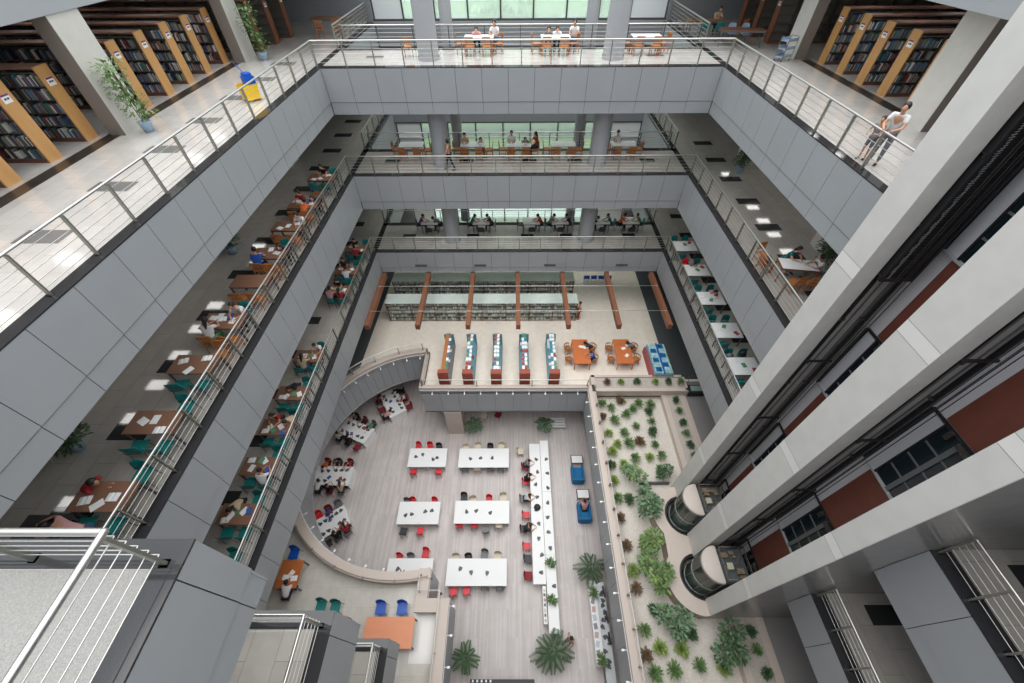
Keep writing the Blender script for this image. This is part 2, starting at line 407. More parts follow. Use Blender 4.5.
# ------------------------------------------------------------------ mezzanine (level 2)
CX, CY, R2 = -5.6, 11.3, 6.8
a_start = math.atan2(math.sqrt(R2*R2 - .25), -.5)
yA = CY + math.sqrt(R2*R2 - .5*.5); yB = CY - math.sqrt(R2*R2 - (1.65)**2)
aA = math.atan2(yA-CY, -.5); aB = 2*PI + math.atan2(yB-CY, 1.65)
arc = [(CX + R2*math.cos(aA+(aB-aA)*k/40), CY + R2*math.sin(aA+(aB-aA)*k/40)) for k in range(41)]
hall = [(4.83, -5.5), (4.83, 15.05), (-6.1, 15.05)] + arc + [(-3.95, 3.45), (-2.95, 3.45), (-2.95, -5.5)]
hole2 = [(9.62, -5.5), (9.62, 14.76), (4.83, 14.76), (4.83, 15.05), (-6.1, 15.05)] + arc + [(-3.95, 3.45), (-2.95, 3.45), (-2.95, -5.5)]
def ex2(mb):
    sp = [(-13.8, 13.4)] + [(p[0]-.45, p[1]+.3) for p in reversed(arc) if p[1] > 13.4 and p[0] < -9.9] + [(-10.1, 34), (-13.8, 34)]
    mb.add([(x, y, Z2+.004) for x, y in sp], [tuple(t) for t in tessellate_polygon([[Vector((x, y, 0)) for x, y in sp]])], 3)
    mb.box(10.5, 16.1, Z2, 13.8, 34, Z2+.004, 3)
    mb.box(-15, -5.5, Z2, -10.6, 4.0, Z2+.004, 4); 
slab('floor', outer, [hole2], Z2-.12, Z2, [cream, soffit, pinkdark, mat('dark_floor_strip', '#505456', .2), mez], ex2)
# near left deck keeps a greyer floor
mb = MB()
dk = [(-24, -5.5), (-2.95, -5.5), (-2.95, 3.45), (-3.95, 3.45)] + [p for p in reversed(arc) if p[1] < 11.3] + [(-24, 11.3)]
mb.add([(x, y, Z2+.006) for x, y in dk], [tuple(t) for t in tessellate_polygon([[Vector((x, y, 0)) for x, y in dk]])])
mb.box(-4.5, 1.2, Z2+.007, -3.45, 3.2, Z2+.012, 1)
struct(mb.build('floor', [mez, mat('pale_floor_inset', '#dcdad5', .2)]))
slab('ceiling', outer, [[(4.83, -5.5), (4.83, 15.05), (-6.1, 15.05)] + arc + [(-3.95, 3.45), (-2.95, 3.45), (-2.95, -5.5)]], 3.02, 3.08, [soffit, soffit, panel])
# parapets: walk with the hall on the right
P_sw = [(-2.95, -5.4), (-2.95, 3.45), (-3.95, 3.45), (-3.95, yB)]
P_arc = list(reversed(arc)); P_n = [(-6.1, yA), (-6.1, 15.05), (4.83, 15.05)]; P_e = [(4.83, 15.05), (4.83, -5.4)]
full = P_sw[:-1] + P_arc + [(-6.1, 15.05), (4.83, 15.05), (4.83, -5.4)]
def parapet(path, w, nm='trim_3', zt=5.9):
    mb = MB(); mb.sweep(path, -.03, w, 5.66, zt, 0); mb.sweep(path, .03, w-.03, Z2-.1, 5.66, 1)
    mb.sweep(path, -.05, .0, 5.62, 5.68, 2); mb.sweep(path, .0, .04, 3.0, 3.12, 2)
    struct(mb.build(nm, [pinkstone, pinkdark, white]))
parapet(P_sw[:-1] + [(-3.95, yB-.02)], .5, zt=5.894); parapet(P_arc, .42); parapet([(-6.1, yA-.05), (-6.1, 15.05), (4.83, 15.05)], .22); parapet([(4.83, 15.27), (4.83, -5.4)], .42)
mb = MB(); mb.sweep(full, .05, .2, 3.02, 5.66, 1)
for i in range(len(full)-1): # hall-side panels
    a, b = Vector(full[i]), Vector(full[i+1]); L = (b-a).length; n = max(1, round(L/1.2)); d = (b-a)/L; nn = Vector((-d.y, d.x))
    for k in range(n):
        p0 = a + d*(L*k/n+.008); q0 = a + d*(L*(k+1)/n-.008)
        vs = [(v.x, v.y, z) for z in (3.06, 5.6) for v in (p0+nn*.0, q0+nn*.0, q0+nn*.04, p0+nn*.04)]
        mb.add(vs, [(0,3,2,1),(4,5,6,7),(0,1,5,4),(1,2,6,5),(2,3,7,6),(3,0,4,7)], 0)
struct(mb.build('trim_4', [panel, groove]))
railing([(-5.95, 15.2), (4.75, 15.2)], 5.9, 'bronze railing on the front edge of the mezzanine reading deck', h=.62, rods=1, r=.025, hm=steel, pm=bronze, rm=steel, step=3.2, post_w=.12)
railing([(-5.93, yA-.2), (-5.93, 15.3)], 5.9, 'short bronze railing at the side of the mezzanine reading deck', h=.62, rods=1, r=.025, pm=bronze, step=2.8, post_w=.12)
railing([(CX + (R2+.25)*math.cos(t), CY + (R2+.25)*math.sin(t)) for t in [aA+.03+(PI*.97-aA)*k/14 for k in range(15)]], 5.9, 'curved bronze railing above the study corner, far part of the round opening', h=.62, rods=3, r=.025, pm=bronze, step=1.6, post_w=.12)
railing([(CX + (R2+.36)*math.cos(t), CY + (R2+.36)*math.sin(t)) for t in [PI*1.03+(aB-.02-PI*1.03)*k/16 for k in range(17)]], 5.62, 'curved bronze railing of the near mezzanine deck round the opening', h=.4, rods=1, r=.02, hm=bronze, pm=bronze, rm=bronze, step=1.5, post_w=.12)
railing([(-4.35, 4.4), (-4.35, 3.75), (-3.35, 3.75), (-3.35, -5.2)], 5.62, 'steel railing with two corners at the near mezzanine deck end', h=.5, rods=1, r=.02, hm=steel, pm=bronze, rm=bronze, step=2.0, post_w=.12)
railing([(5.15, 14.9), (5.15, -5.2)], 5.9, 'low bronze railing between the hall and the indoor garden', h=.4, rods=1, r=.016, hm=steel, pm=bronze, rm=steel, step=1.28, post_w=.16)
# hall floor
fo = MB(); fo.box(-24, -6, -.2, 24, 27, 0); struct(fo.build('floor', wood1))
for x in (-4.3, ): 
    mb = MB(); mb.box(-4.88, 15.0, 0, -3.7, 15.9, 3.03); struct(mb.build('pillar', pinkstone))
# wall lamps under the parapets
def mk_lamp():
    t = thing('spotlight', None, None)
    a = MB(); a.box(-.015, 0, -.012, .015, .2, .012); a.build('arm', white, t)
    h = MB(); h.box(-.04, .14, -.06, .04, .25, -.012); h.build('lamp_head', white, t)
    g = MB(); g.box(-.03, .15, -.066, .03, .24, -.0605); g.build('lens', lampglow, t)
    return t
LAMP = []
for k, a in enumerate([aA + (aB-aA)*(j+.5)/24 for j in range(24)]):
    LAMP.append((CX+(R2-.0)*math.cos(a), CY+(R2-.0)*math.sin(a), a + PI/2, 'round opening'))
for j in range(10): LAMP.append((-5.3+1.05*j, 15.05, PI, 'front edge of the reading deck'))
for j in range(15): LAMP.append((4.83, 14.2-1.045*j, PI/2, 'garden edge'))
for j in range(5): LAMP.append((-2.95, 3.24-1.08*j, -PI/2, 'near left deck'))
cnt = {}
for x, y, rz, w in LAMP:
    cnt[w] = cnt.get(w, 0) + 1; i = cnt[w]
    place('lamp', mk_lamp, (x, y, 5.5), rz, f'small white spotlight on the {w} of the mezzanine', 'spotlight', 'white spotlights under the ' + w)
# ------------------------------------------------------------------ people
def skin_mesh(name, J, E, root, vox=.016, extra=None, flat=None):
    """a continuous body grown round a skeleton: J name -> (x,y,z,radius), E pairs of names"""
    me = bpy.data.meshes.new(name + '_skeleton'); names = list(J); idx = {n: i for i, n in enumerate(names)}
    me.from_pydata([J[n][:3] for n in names], [(idx[a], idx[b]) for a, b in E], [])
    o = bpy.data.objects.new('tmp', me); C.objects.link(o)
    o.modifiers.new('s', 'SKIN'); sv = me.skin_vertices[0].data
    for n in names:
        r = J[n][3]; sv[idx[n]].radius = (r, r) if not isinstance(r, tuple) else r
        sv[idx[n]].use_root = (n == root)
    ss = o.modifiers.new('u', 'SUBSURF'); ss.levels = 2
    dg = bpy.context.evaluated_depsgraph_get(); m2 = bpy.data.meshes.new_from_object(o.evaluated_get(dg))
    bpy.data.objects.remove(o)
    if extra:
        bm = bmesh.new(); bm.from_mesh(m2); t = extra.mesh('t', []); bm.from_mesh(t); bm.to_mesh(m2); bm.free()
    o = bpy.data.objects.new('tmp', m2); C.objects.link(o)
    if vox:
        r = o.modifiers.new('r', 'REMESH'); r.mode = 'VOXEL'; r.voxel_size = vox; r.use_smooth_shade = True
        sm = o.modifiers.new('sm', 'SMOOTH'); sm.iterations = 2
    dg = bpy.context.evaluated_depsgraph_get(); m3 = bpy.data.meshes.new_from_object(o.evaluated_get(dg)); bpy.data.objects.remove(o)
    m3.polygons.foreach_set('use_smooth', [True]*len(m3.polygons)); m3.name = name
    m3.materials.clear(); m3.materials.append(skins)
    return m3
# poses face +y, origin on the floor under the pelvis
def pose(kind):
    g = {}
    if kind.startswith('sit') :
        lean = {'sit': .10, 'sit_read': .24, 'sit_slump': .44}[kind]
        hz = {'sit': 0, 'sit_read': -.05, 'sit_slump': -.24}[kind]
        g = dict(pel=(0, 0, .54), bel=(0, lean*.25, .70), che=(0, lean*.65, .93+hz*.5), nb=(0, lean*.9, 1.05+hz*.8), nt=(0, lean*1.1, 1.12+hz))
        hd = (0, lean*1.1+.03+(.04 if kind != 'sit' else 0), 1.23+hz)
        for s, n in ((-1, 'l'), (1, 'r')):
            g['sh'+n] = (.17*s, lean*.8, 1.0+hz*.75); g['el'+n] = (.24*s, lean*.8+.2, .80+hz*.05); g['wr'+n] = (.10*s, lean*.8+.38, .795); g['ha'+n] = (.07*s, lean*.8+.45, .79)
            g['hi'+n] = (.09*s, .02, .52); g['kn'+n] = (.12*s, .42, .50); g['an'+n] = (.12*s, .40, .09); g['to'+n] = (.13*s, .54, .035)
    elif kind in ('stand', 'walk', 'lean', 'child'):
        st = {'stand': .03, 'walk': .26, 'lean': .05, 'child': .03}[kind]; ln = {'stand': 0, 'walk': .02, 'lean': .14, 'child': .08}[kind]
        g = dict(pel=(0, 0, .93), bel=(0, ln*.3, 1.08), che=(0, ln*.8, 1.30), nb=(0, ln, 1.44), nt=(0, ln*1.2, 1.50)); hd = (0, ln*1.2+.03, 1.61)
        for s, n in ((-1, 'l'), (1, 'r')):
            sw = st*s
            g['sh'+n] = (.18*s, ln*.95, 1.39)
            if kind in ('lean', 'child'): g['el'+n] = (.24*s, ln+.14, 1.15); g['wr'+n] = (.12*s, ln+.36, 1.10); g['ha'+n] = (.09*s, ln+.43, 1.09)
            else: g['el'+n] = (.25*s, -sw*.4, 1.12); g['wr'+n] = (.26*s, -sw*.8+.08, .88); g['ha'+n] = (.26*s, -sw*.8+.11, .80)
            g['hi'+n] = (.09*s, 0, .90); g['kn'+n] = (.10*s, sw*.6+.03, .50); g['an'+n] = (.10*s, sw-.02, .09); g['to'+n] = (.11*s, sw+.13, .03)
    elif kind == 'lie': # seated, upper body laid forward over the table, arms out ahead
        g = dict(pel=(0, 0, .54), bel=(0, .16, .68), che=(0, .38, .84), nb=(0, .52, .88), nt=(0, .60, .88)); hd = (0, .72, .87)
        for s, n in ((-1, 'l'), (1, 'r')):
            g['sh'+n] = (.17*s, .48, .86); g['el'+n] = (.26*s, .72, .80); g['wr'+n] = (.14*s, .92, .79); g['ha'+n] = (.09*s, .98, .785)
            g['hi'+n] = (.09*s, .02, .52); g['kn'+n] = (.12*s, .42, .50); g['an'+n] = (.12*s, .40, .09); g['to'+n] = (.13*s, .54, .035)
    return g, hd
RAD = dict(pel=.125, bel=.115, che=.135, nb=.06, nt=.05, sh=.062, el=.042, wr=.028, ha=.03, hi=.085, kn=.055, an=.036, to=.03)
POSE = {}
def body_meshes(kind):
    if kind in POSE: return POSE[kind]
    g, hd = pose(kind)
    R = lambda n, k=1., a=0.: RAD[n if n in RAD else n[:-1]]*k + a
    J = {n: (*p, R(n)) for n, p in g.items()}
    J['pel'] = (*g['pel'], (.14, .10)); J['bel'] = (*g['bel'], (.125, .09)); J['che'] = (*g['che'], (.15, .10))
    E = [('pel', 'bel'), ('bel', 'che'), ('che', 'nb'), ('nb', 'nt')]
    for n in 'lr': E += [('che', 'sh'+n), ('sh'+n, 'el'+n), ('el'+n, 'wr'+n), ('wr'+n, 'ha'+n), ('pel', 'hi'+n), ('hi'+n, 'kn'+n), ('kn'+n, 'an'+n), ('an'+n, 'to'+n)]
    x = MB(); h = Vector(hd)
    x.ell(h, (.076, .095, .115), 16, 12); x.ell(h + Vector((0, .02, -.06)), (.055, .07, .06), 12, 8)   # skull and jaw
    x.ell(h + Vector((0, .098, -.015)), (.014, .02, .026), 8, 6)                                  # nose
    for s in (-1, 1): x.ell(h + Vector((.078*s, 0, -.01)), (.012, .022, .032), 8, 6)                # ears
    x.tube([Vector(g['nt']) - Vector((0, 0, .03)), h], .048, 10)
    for n, s in (('l', -1), ('r', 1)):
        a, w_ = Vector(g['ha'+n]), Vector(g['wr'+n]); d = (a - w_).normalized(); up = Vector((0, 0, 1)) if abs(d.z) < .8 else Vector((0, 1, 0)); sd = d.cross(up).normalized(); dn = -sd.cross(d).normalized()*.3
        for k, L in enumerate((.062, .075, .07, .055)):
            o = sd*(.012 + .017*(k-1.5) - .012); st = a + sd*.017*(k-1.5) + d*.02
            x.tube([st, st + d*L*.5, st + (d + dn)*L*.9], .0095, 6, r2=.007)
        th = a - sd*s*.028 - d*.01; x.tube([th, th + (d*.7 - sd*s*.7)*.045], .011, 6, r2=.008)
    body = skin_mesh('body_' + kind, J, E, 'pel', .013, x)
    # shirt: torso and upper arms, a little larger
    K = {n: (*g[n], J[n][3]) for n in ('pel', 'bel', 'che')}
    K['pel'] = (g['pel'][0], g['pel'][1], g['pel'][2]+.0, (.152, .115)); K['bel'] = (*g['bel'], (.148, .112)); K['che'] = (*g['che'], (.166, .116))
    K['nb'] = (*(Vector(g['che'])*.1 + Vector(g['nb'])*.9), .078)
    E2 = [('pel', 'bel'), ('bel', 'che'), ('che', 'nb')]
    for n in 'lr':
        K['sh'+n] = (*g['sh'+n], .08); K['sl'+n] = (*(Vector(g['sh'+n])*.35 + Vector(g['el'+n])*.65), .062)
        E2 += [('che', 'sh'+n), ('sh'+n, 'sl'+n)]
    shirt = skin_mesh('shirt_' + kind, K, E2, 'pel', .02)
    long_ = kind != 'child'
    T = {'pel': (*g['pel'], (.15, .118))}; E3 = []
    for n in 'lr':
        T['hi'+n] = (*g['hi'+n], .098); T['kn'+n] = (*g['kn'+n], .072); E3 += [('pel', 'hi'+n), ('hi'+n, 'kn'+n)]
        if long_: T['an'+n] = (*(Vector(g['an'+n]) + Vector((0, 0, .03))), .052); E3 += [('kn'+n, 'an'+n)]
    trousers = skin_mesh('trousers_' + kind, T, E3, 'pel', .02)
    hs = MB(); c = h + Vector((0, -.03, .034)); hs.ell(c, (.099, .108, .115), 16, 12); hm_ = hs.mesh('hair_' + kind, hairm)
    hm2 = MB(); hm2.ell(c, (.101, .11, .118), 16, 12); b = Vector(g['nb']); hm2.tube([h + Vector((0, -.06, .02)), h*.4 + b*.6 + Vector((0, -.09, 0)), b + Vector((0, -.11, -.12))], .075, 10, r2=.04)
    hl = hm2.mesh('long_hair_' + kind, hairm)
    sh = MB()
    for n in 'lr':
        a, t_ = Vector(g['an'+n]), Vector(g['to'+n]); sh.ell(((a+t_)/2).to_tuple()[:2] + (t_.z+.012,), (.045, .12, .042), 10, 6)
    shoe = sh.mesh('shoes_' + kind, blackp)
    hs_ = MB(); hs_.ell(h + Vector((0, 0, 0)), (.01, .01, .01))
    POSE[kind] = (body, shirt, trousers, hm_, hl, shoe); return POSE[kind]
CLOTH = {}
def cloth(c):
    return CLOTH.setdefault(c, mat('cloth_' + c.replace(' ', '_'), {'white': '#dcdcdc', 'black': '#1b1b1d', 'grey': '#77787c', 'dark grey': '#3c3d42', 'red': '#a52a33', 'blue': '#2557b5', 'navy': '#232c4a', 'pink': '#cf9a9c',
        'orange': '#c9632e', 'green': '#4f7d55', 'teal': '#22706c', 'purple': '#57437c', 'denim': '#41566f', 'khaki': '#9a8c6e', 'beige': '#c7b193', 'striped': '#8c8b88', 'yellow': '#d4bb55'}[c], .8))
def person(x, y, z, rz, kind, shirt, pants, where, long_hair=False, group=None, scale=1., label=None):
    b, s, t, h, hl, sh = body_meshes(kind)
    verb = {'sit': 'sitting upright', 'sit_read': 'bent over reading', 'sit_slump': 'head down', 'stand': 'standing', 'walk': 'walking', 'lean': 'leaning', 'child': 'standing', 'lie': 'lying forward'}[kind]
    lab = label or f"person in {shirt} top{' with long hair' if long_hair else ''} {verb} {where}"
    if len(lab.split()) > 16: lab = lab.replace(' with long hair', '')
    r = thing('person', lab, 'person', (x, y, z), rz, group); r.scale = (scale,)*3
    def kid(nm, me, m=None):
        o = bpy.data.objects.new(nm, me); C.objects.link(o); o.parent = r
        if m: o.material_slots[0].link = 'OBJECT'; o.material_slots[0].material = m
    kid('body', b); kid('shirt', s, cloth(shirt)); kid('trousers', t, cloth(pants)); kid('hair', hl if long_hair else h); kid('shoes', sh)
    return r
VENTS = [(-6.54, 9.62), (-2.34, 9.62), (2.58, 9.62), (7.66, 9.62)]
# ------------------------------------------------------------------ furniture makers
def four_legs(t, w, d, h, r, m, splay=.03, nm='leg', sq=False):
    for sx in (-1, 1):
        for sy in (-1, 1):
            mb = MB()
            if sq: mb.box(sx*w-r, sy*d-r, 0, sx*w+r, sy*d+r, h)
            else: mb.tube([(sx*(w+splay), sy*(d+splay), 0), (sx*w, sy*d, h)], r, 6)
            mb.build(nm, m, t)
def mk_shell(col, wide=1.):
    def f():
        t = thing('study_chair', None, None); w = .22*wide
        s = MB(); s.box(-w, -.2, .43, w, .2, .455)
        for k in range(6): # waterfall front edge
            a = PI/2*k/5; s.box(-w, .2+.03*math.sin(a)-.02, .455-.025-.03*(1-math.cos(a)), w, .22+.03*math.sin(a), .455-.03*(1-math.cos(a)))
        s.build('seat', col, t)
        b = MB(); n = 8; vs = []
        for i in range(n+1):
            for j in range(5):
                u = -1+2*i/n; v = j/4; ww = w*(1-.12*v**2); vs.append((u*ww, -.20-.05*v + .05*u*u*(1-.0*v) - .0, .50+.36*v - (.04*u*u if v > .9 else 0)))
        fs = [(i*5+j, (i+1)*5+j, (i+1)*5+j+1, i*5+j+1) for i in range(n) for j in range(4)]
        m0 = len(vs); vs2 = vs + [(x, y-.018, z) for x, y, z in vs]; fs2 = fs + [tuple(m0+q for q in reversed(f_)) for f_ in fs]
        for i in range(n): fs2 += [(i*5, (i+1)*5, m0+(i+1)*5, m0+i*5), (i*5+4, (i+1)*5+4, m0+(i+1)*5+4, m0+i*5+4)]
        for j in range(4): fs2 += [(j, j+1, m0+j+1, m0+j), (n*5+j, n*5+j+1, m0+n*5+j+1, m0+n*5+j)]
        b.add(vs2, fs2, 0, True); b.build('backrest', col, t)
        k = MB()
        for s_ in (-1, 1): k.tube([(s_*.17, -.18, .43), (s_*.17, -.24, .6)], .012, 6)
        k.build('back_support', darkgrey, t)
        four_legs(t, .18, .17, .43, .011, darkgrey, .03); return t
    return f
def mk_wood_chair(col=None):
    def f():
        c = col or orangew; t = thing('wooden_chair', None, None)
        s = MB(); s.box(-.22, -.2, .42, .22, .22, .455); s.build('seat', c, t)
        for x in (-.2, .2): q = MB(); q.tube([(x, -.22, .0), (x, -.2, .44), (x, -.25, .86)], .02, 6); q.build('back_leg', c, t)
        for x in (-.2, .2): q = MB(); q.box(x-.018, .17, 0, x+.018, .205, .42); q.build('front_leg', c, t)
        b = MB(); b.box(-.2, -.265, .78, .2, -.235, .87); b.box(-.2, -.235, .55, .2, -.21, .6)
        for x in (-.12, -.06, 0, .06, .12): b.box(x-.013, -.25, .58, x+.013, -.22, .8)
        b.build('backrest', c, t)
        a = MB(); 
        for x in (-.2, .2): a.box(x-.012, -.2, .2, x+.012, .19, .225)
        a.build('stretcher', c, t); return t
    return f
def mk_tub_chair():
    t = thing('wooden_armchair', None, None); c = orangew
    s = MB(); s.lathe([(0, .42), (.25, .42), (.26, .44), (.25, .46), (0, .46)], 20); s.build('seat', c, t)
    b = MB(); b.lathe([(.27, .62), (.30, .62), (.30, .72), (.27, .72), (.27, .62)], 16, a0=PI*1.0-.4, a1=2*PI+.4)
    for k in range(8):
        a = PI-.3 + (PI+.6)*k/7; b.tube([(.24*math.cos(a), .24*math.sin(a), .45), (.285*math.cos(a), .285*math.sin(a), .63)], .012, 5)
    b.build('backrest', c, t); four_legs(t, .16, .16, .42, .018, c, .03); return t
def mk_table(w, d, h, top, leg, th=.03, panel_end=False, lw=.025, ins=.05):
    def f():
        t = thing('study_table', None, None)
        a = MB(); a.box(-w/2, -d/2, h-th, w/2, d/2, h); a.build('table_top', top, t)
        if panel_end:
            for s in (-1, 1): e = MB(); e.box(s*(w/2-.06)-.02, -d/2+.04, 0, s*(w/2-.06)+.02, d/2-.04, h-th); e.build('end_panel', white, t)
            e = MB(); e.box(-w/2+.08, -.015, .3, w/2-.08, .015, h-th); e.build('modesty_panel', darkgrey, t)
            e = MB(); e.box(-.02, -d/2+.05, .0, .02, d/2-.05, h-th); e.build('end_panel', white, t)
        else:
            e = MB(); 
            for s in (-1, 1): e.box(-w/2+ins, s*(d/2-ins)-.012, h-th-.07, w/2-ins, s*(d/2-ins)+.012, h-th); e.box(s*(w/2-ins)-.012, -d/2+ins, h-th-.07, s*(w/2-ins)+.012, d/2-ins, h-th)
            e.build('apron', leg, t); four_legs(t, w/2-ins, d/2-ins, h-th, lw, leg, 0, sq=True)
        return t
    return f
def mk_device():
    t = thing('desk_device', None, None)
    a = MB(); a.lathe([(0, 0), (.055, 0), (.06, .02), (.045, .11), (.0, .12)], 12); a.build('body', greyp, t)
    b = MB(); b.box(.03, -.10, 0, .19, .10, .022); b.build('tray', darkgrey, t); return t
def flat(nm, w, d, h, m):
    def f():
        mb = MB(); mb.box(-w/2, -d/2, 0, w/2, d/2, h); o = mb.build(nm, m)
        return o
    return f
def mk_openbook(m=None):
    def f():
        mb = MB()
        for s in (-1, 1):
            vs = []
            for k in range(6):
                u = k/5; x = s*.15*u; z = .008+.022*math.sin(PI*min(1, u*1.1))*(1-u*.6); vs += [(x, -.11, z), (x, .11, z), (x, -.11, 0), (x, .11, 0)]
            for k in range(5): b = k*4; mb.add([vs[b], vs[b+1], vs[b+5], vs[b+4]], [(0, 1, 2, 3)]); mb.add([vs[b+2], vs[b], vs[b+4], vs[b+6]], [(0, 1, 2, 3)]); mb.add([vs[b+3], vs[b+1], vs[b+5], vs[b+7]], [(0, 1, 2, 3)])
            mb.add([vs[20], vs[21], vs[23], vs[22]], [(0, 1, 2, 3)])
        return mb.build('open_book', m or paperw)
    return f
def papers(x, y, z, n, where, spread=(.5, .28), kinds=None):
    rnd = random.Random(int(x*131+y*17+z*7)); 
    opts = kinds or ['open', 'sheet', 'open', 'blue', 'sheet', 'green', 'red']
    used = {}
    for i in range(n):
        k = opts[i % len(opts)]
        px, py = x + spread[0]*(-1 + 2*(i+.5)/n) + rnd.uniform(-.05, .05), y + spread[1]*rnd.uniform(-1, 1)
        used[k] = used.get(k, 0) + 1
        if k == 'open': place('openbook', mk_openbook(), (px, py, z), rnd.uniform(-.5, .5), f'open white book on {where}', 'book', 'open books on ' + where)
        elif k == 'sheet': place('sheet', flat('paper_sheet', .21, .30, .006, paperw), (px, py, z), rnd.uniform(-.8, .8), f'white paper sheet on {where}', 'paper', 'paper sheets on ' + where)
        else:
            m = dict(blue=paperb, green=paperg, red=mat('cover_red', '#a5473a', .5), bag=blackp)[k]
            place('book'+k, flat('book', .19, .26, .03, m), (px, py, z), rnd.uniform(-.8, .8), f'{k} covered book on {where}', 'book', f'{k} books on ' + where)
def chair(kind, x, y, z, rz, where, group=None):
    names = dict(teal=(mk_shell(teal), 'teal plastic chair'), red=(mk_shell(redp, .9), 'bright red chair'), darkred=(mk_shell(redf), 'dark red chair'), black=(mk_shell(blackp), 'black chair'), grey=(mk_shell(greyp), 'grey chair'),
                 cream=(mk_shell(creamp), 'cream chair'), blue=(mk_shell(bluep), 'blue plastic chair'), wood=(mk_wood_chair(), 'orange wooden chair'), tub=(mk_tub_chair, 'round backed wooden armchair'), pale=(mk_shell(potblue), 'pale blue chair'))
    mk, nm = names[kind]
    return place('chair_'+kind, mk, (x, y, z), rz, f'{nm} {where}', 'chair', group)
# ------------------------------------------------------------------ top gallery: bookcases
BL = 9.0
def mk_case(endm=None):
    t = thing('bookcase', None, None)      # local: end panel at x=0, runs to -x, 0.46 deep, 2.15 high
    e = MB(); e.box(-.05, -.25, 0, 0, .25, 2.15); e.build('end_panel', endm or shelfwood, t)
    e2 = MB(); e2.box(-BL, -.25, 2.10, -.05, .25, 2.15); e2.build('top_board', mat('bookcase_top', '#8a6658', .55, 0, .08, 3), t)
    for z in (.12, .50, .88, 1.26, 1.64, 2.0):
        s = MB(); s.box(-BL, -.24, z-.015, -.05, .24, z+.01); s.build('shelf_board', shelfboard, t)
    b = MB(); b.box(-BL, -.012, .12, -.05, .012, 2.1); b.build('back_panel', mat('bookcase_back', '#6a665d', .7), t)
    p = MB(); p.box(-BL, -.235, 0, -.05, .235, .1); p.build('plinth', redwood, t)
    for k in range(1, 9):
        u = MB(); u.box(-k*1.0-.02, -.24, .12, -k*1.0+.02, .24, 2.1); u.build('upright', mat('upright', '#4a4741', .6), t)
    l = MB(); l.box(0, -.13, 1.62, .012, .13, 1.84); l.build('label_plate', white, t)
    l2 = MB(); l2.box(.012, -.13, 1.79, .016, .13, 1.84, 0); l2.box(.012, -.08, 1.70, .016, -.01, 1.75, 1); l2.box(.012, .01, 1.70, .016, .08, 1.75, 1); l2.build('label_print', [signp, darkgrey], t)
    return t
CASES = [(-14.5, y, 0, 'left') for y in (9.6, 11.2, 12.8, 14.45, 17.6, 19.2, 20.8, 22.35, 24.05)] + [(15.15, y, PI, 'right') for y in (16.95, 18.65, 20.2, 21.75, 23.4)]
BCOL = [mat('book_'+n, c, .55) for n, c in dict(navy='#3c4d6a', white='#dedbd2', red='#8c453f', green='#5b7563', blue='#5b87a8', tan='#ab977a', grey='#92918f', black='#3a3939', teal='#4b8382', maroon='#6a4048').items()]
BNAME = ['navy', 'white', 'red', 'green', 'blue', 'tan', 'grey', 'black', 'teal', 'maroon']
cn = {'left': 0, 'right': 0}; stuff = MB(); rb = random.Random(3); single = []
for x, y, rz, side in CASES:
    cn[side] += 1; k = cn[side]
    if side == 'right': lab = f'{ORD[k-1]} wooden bookcase from the standing reader, right side of the top gallery'
    else: lab = f'{ORD[k-1]} wooden bookcase from the near end, left side of the top gallery'
    place('case', mk_case, (x, y, Z5), rz, lab, 'bookcase', 'bookcases on the top gallery')
    M = Matrix.Translation((x, y, Z5)) @ Matrix.Rotation(rz, 4, 'Z')
    front = -1 if side == 'left' else 1     # local side that faces the camera end of the room
    indiv = (side == 'left' and k in (2, 3)) or (side == 'right' and k in (1,))
    for fs in (front, -front):
        for ti, zz in enumerate((.13, .51, .89, 1.27, 1.65)):
            for bay in range(9):
                p = -.08 - bay*1.0; end = -(bay+1)*1.0+.03
                while p > end:
                    wd = rb.uniform(.022, .05); hh = rb.uniform(.2, .3); dd = rb.uniform(.14, .2); ci = rb.choice([0,0,1,1,2,3,4,5,6,6,7,8,9,9])
                    if rb.random() < (.06 if bay else .04): p -= rb.uniform(.05, .3); continue
                    if p - wd < end: break
                    y0, y1 = sorted((fs*.225, fs*(.225-dd)))
                    if indiv and fs == front and bay < (2 if side == 'left' else 1) and len([1 for q in single if q[6] == (side, k, ti)]) < 12 and len(single) < 130: single.append((p-wd, p, y0, y1, zz, hh, (side, k, ti), ci, M))
                    elif bay < 5 or fs == front: stuff.box(p-wd, y0, zz, p, y1, zz+hh, ci, M)
                    p -= wd + .003
TIER = ['bottom', 'second', 'middle', 'fourth', 'top']
for x0, x1, y0, y1, zz, hh, (side, k, ti), ci, M in single:
    mb = MB(); w_ = x1-x0; mb.box(x0, y0, zz, x0+.003, y1, zz+hh, 0, M); mb.box(x1-.003, y0, zz, x1, y1, zz+hh, 0, M)
    fr = y0 if side == 'left' else y1-.003; mb.box(x0, fr, zz, x1, fr+.003, zz+hh, 0, M); mb.box(x0+.003, y0+.004, zz+.004, x1-.003, y1-.004, zz+hh-.006, 1, M)
    o = mb.build('book', [BCOL[ci], paperw])
    tag(o, f'{BNAME[ci]} book upright on the {TIER[ti]} tier, {ORD[k-1]} {side} bookcase end', 'book', f'{BNAME[ci]} books, {TIER[ti]} tier of {ORD[k-1]} {side} bookcase')
so = stuff.build('shelved_books', BCOL); tag(so, 'rows of mixed library books filling the top gallery bookcases', 'books', kind='stuff')
# dark border strip of the stack areas
mb = MB()
for x0, x1 in ((-14.25, -13.75), (14.45, 14.95)): mb.box(x0, -5, Z5+.001, x1, 24, Z5+.006)
struct(mb.build('trim_5', mat('brown_black_border', '#3a332e', .3, 0, .4, 1.2)))
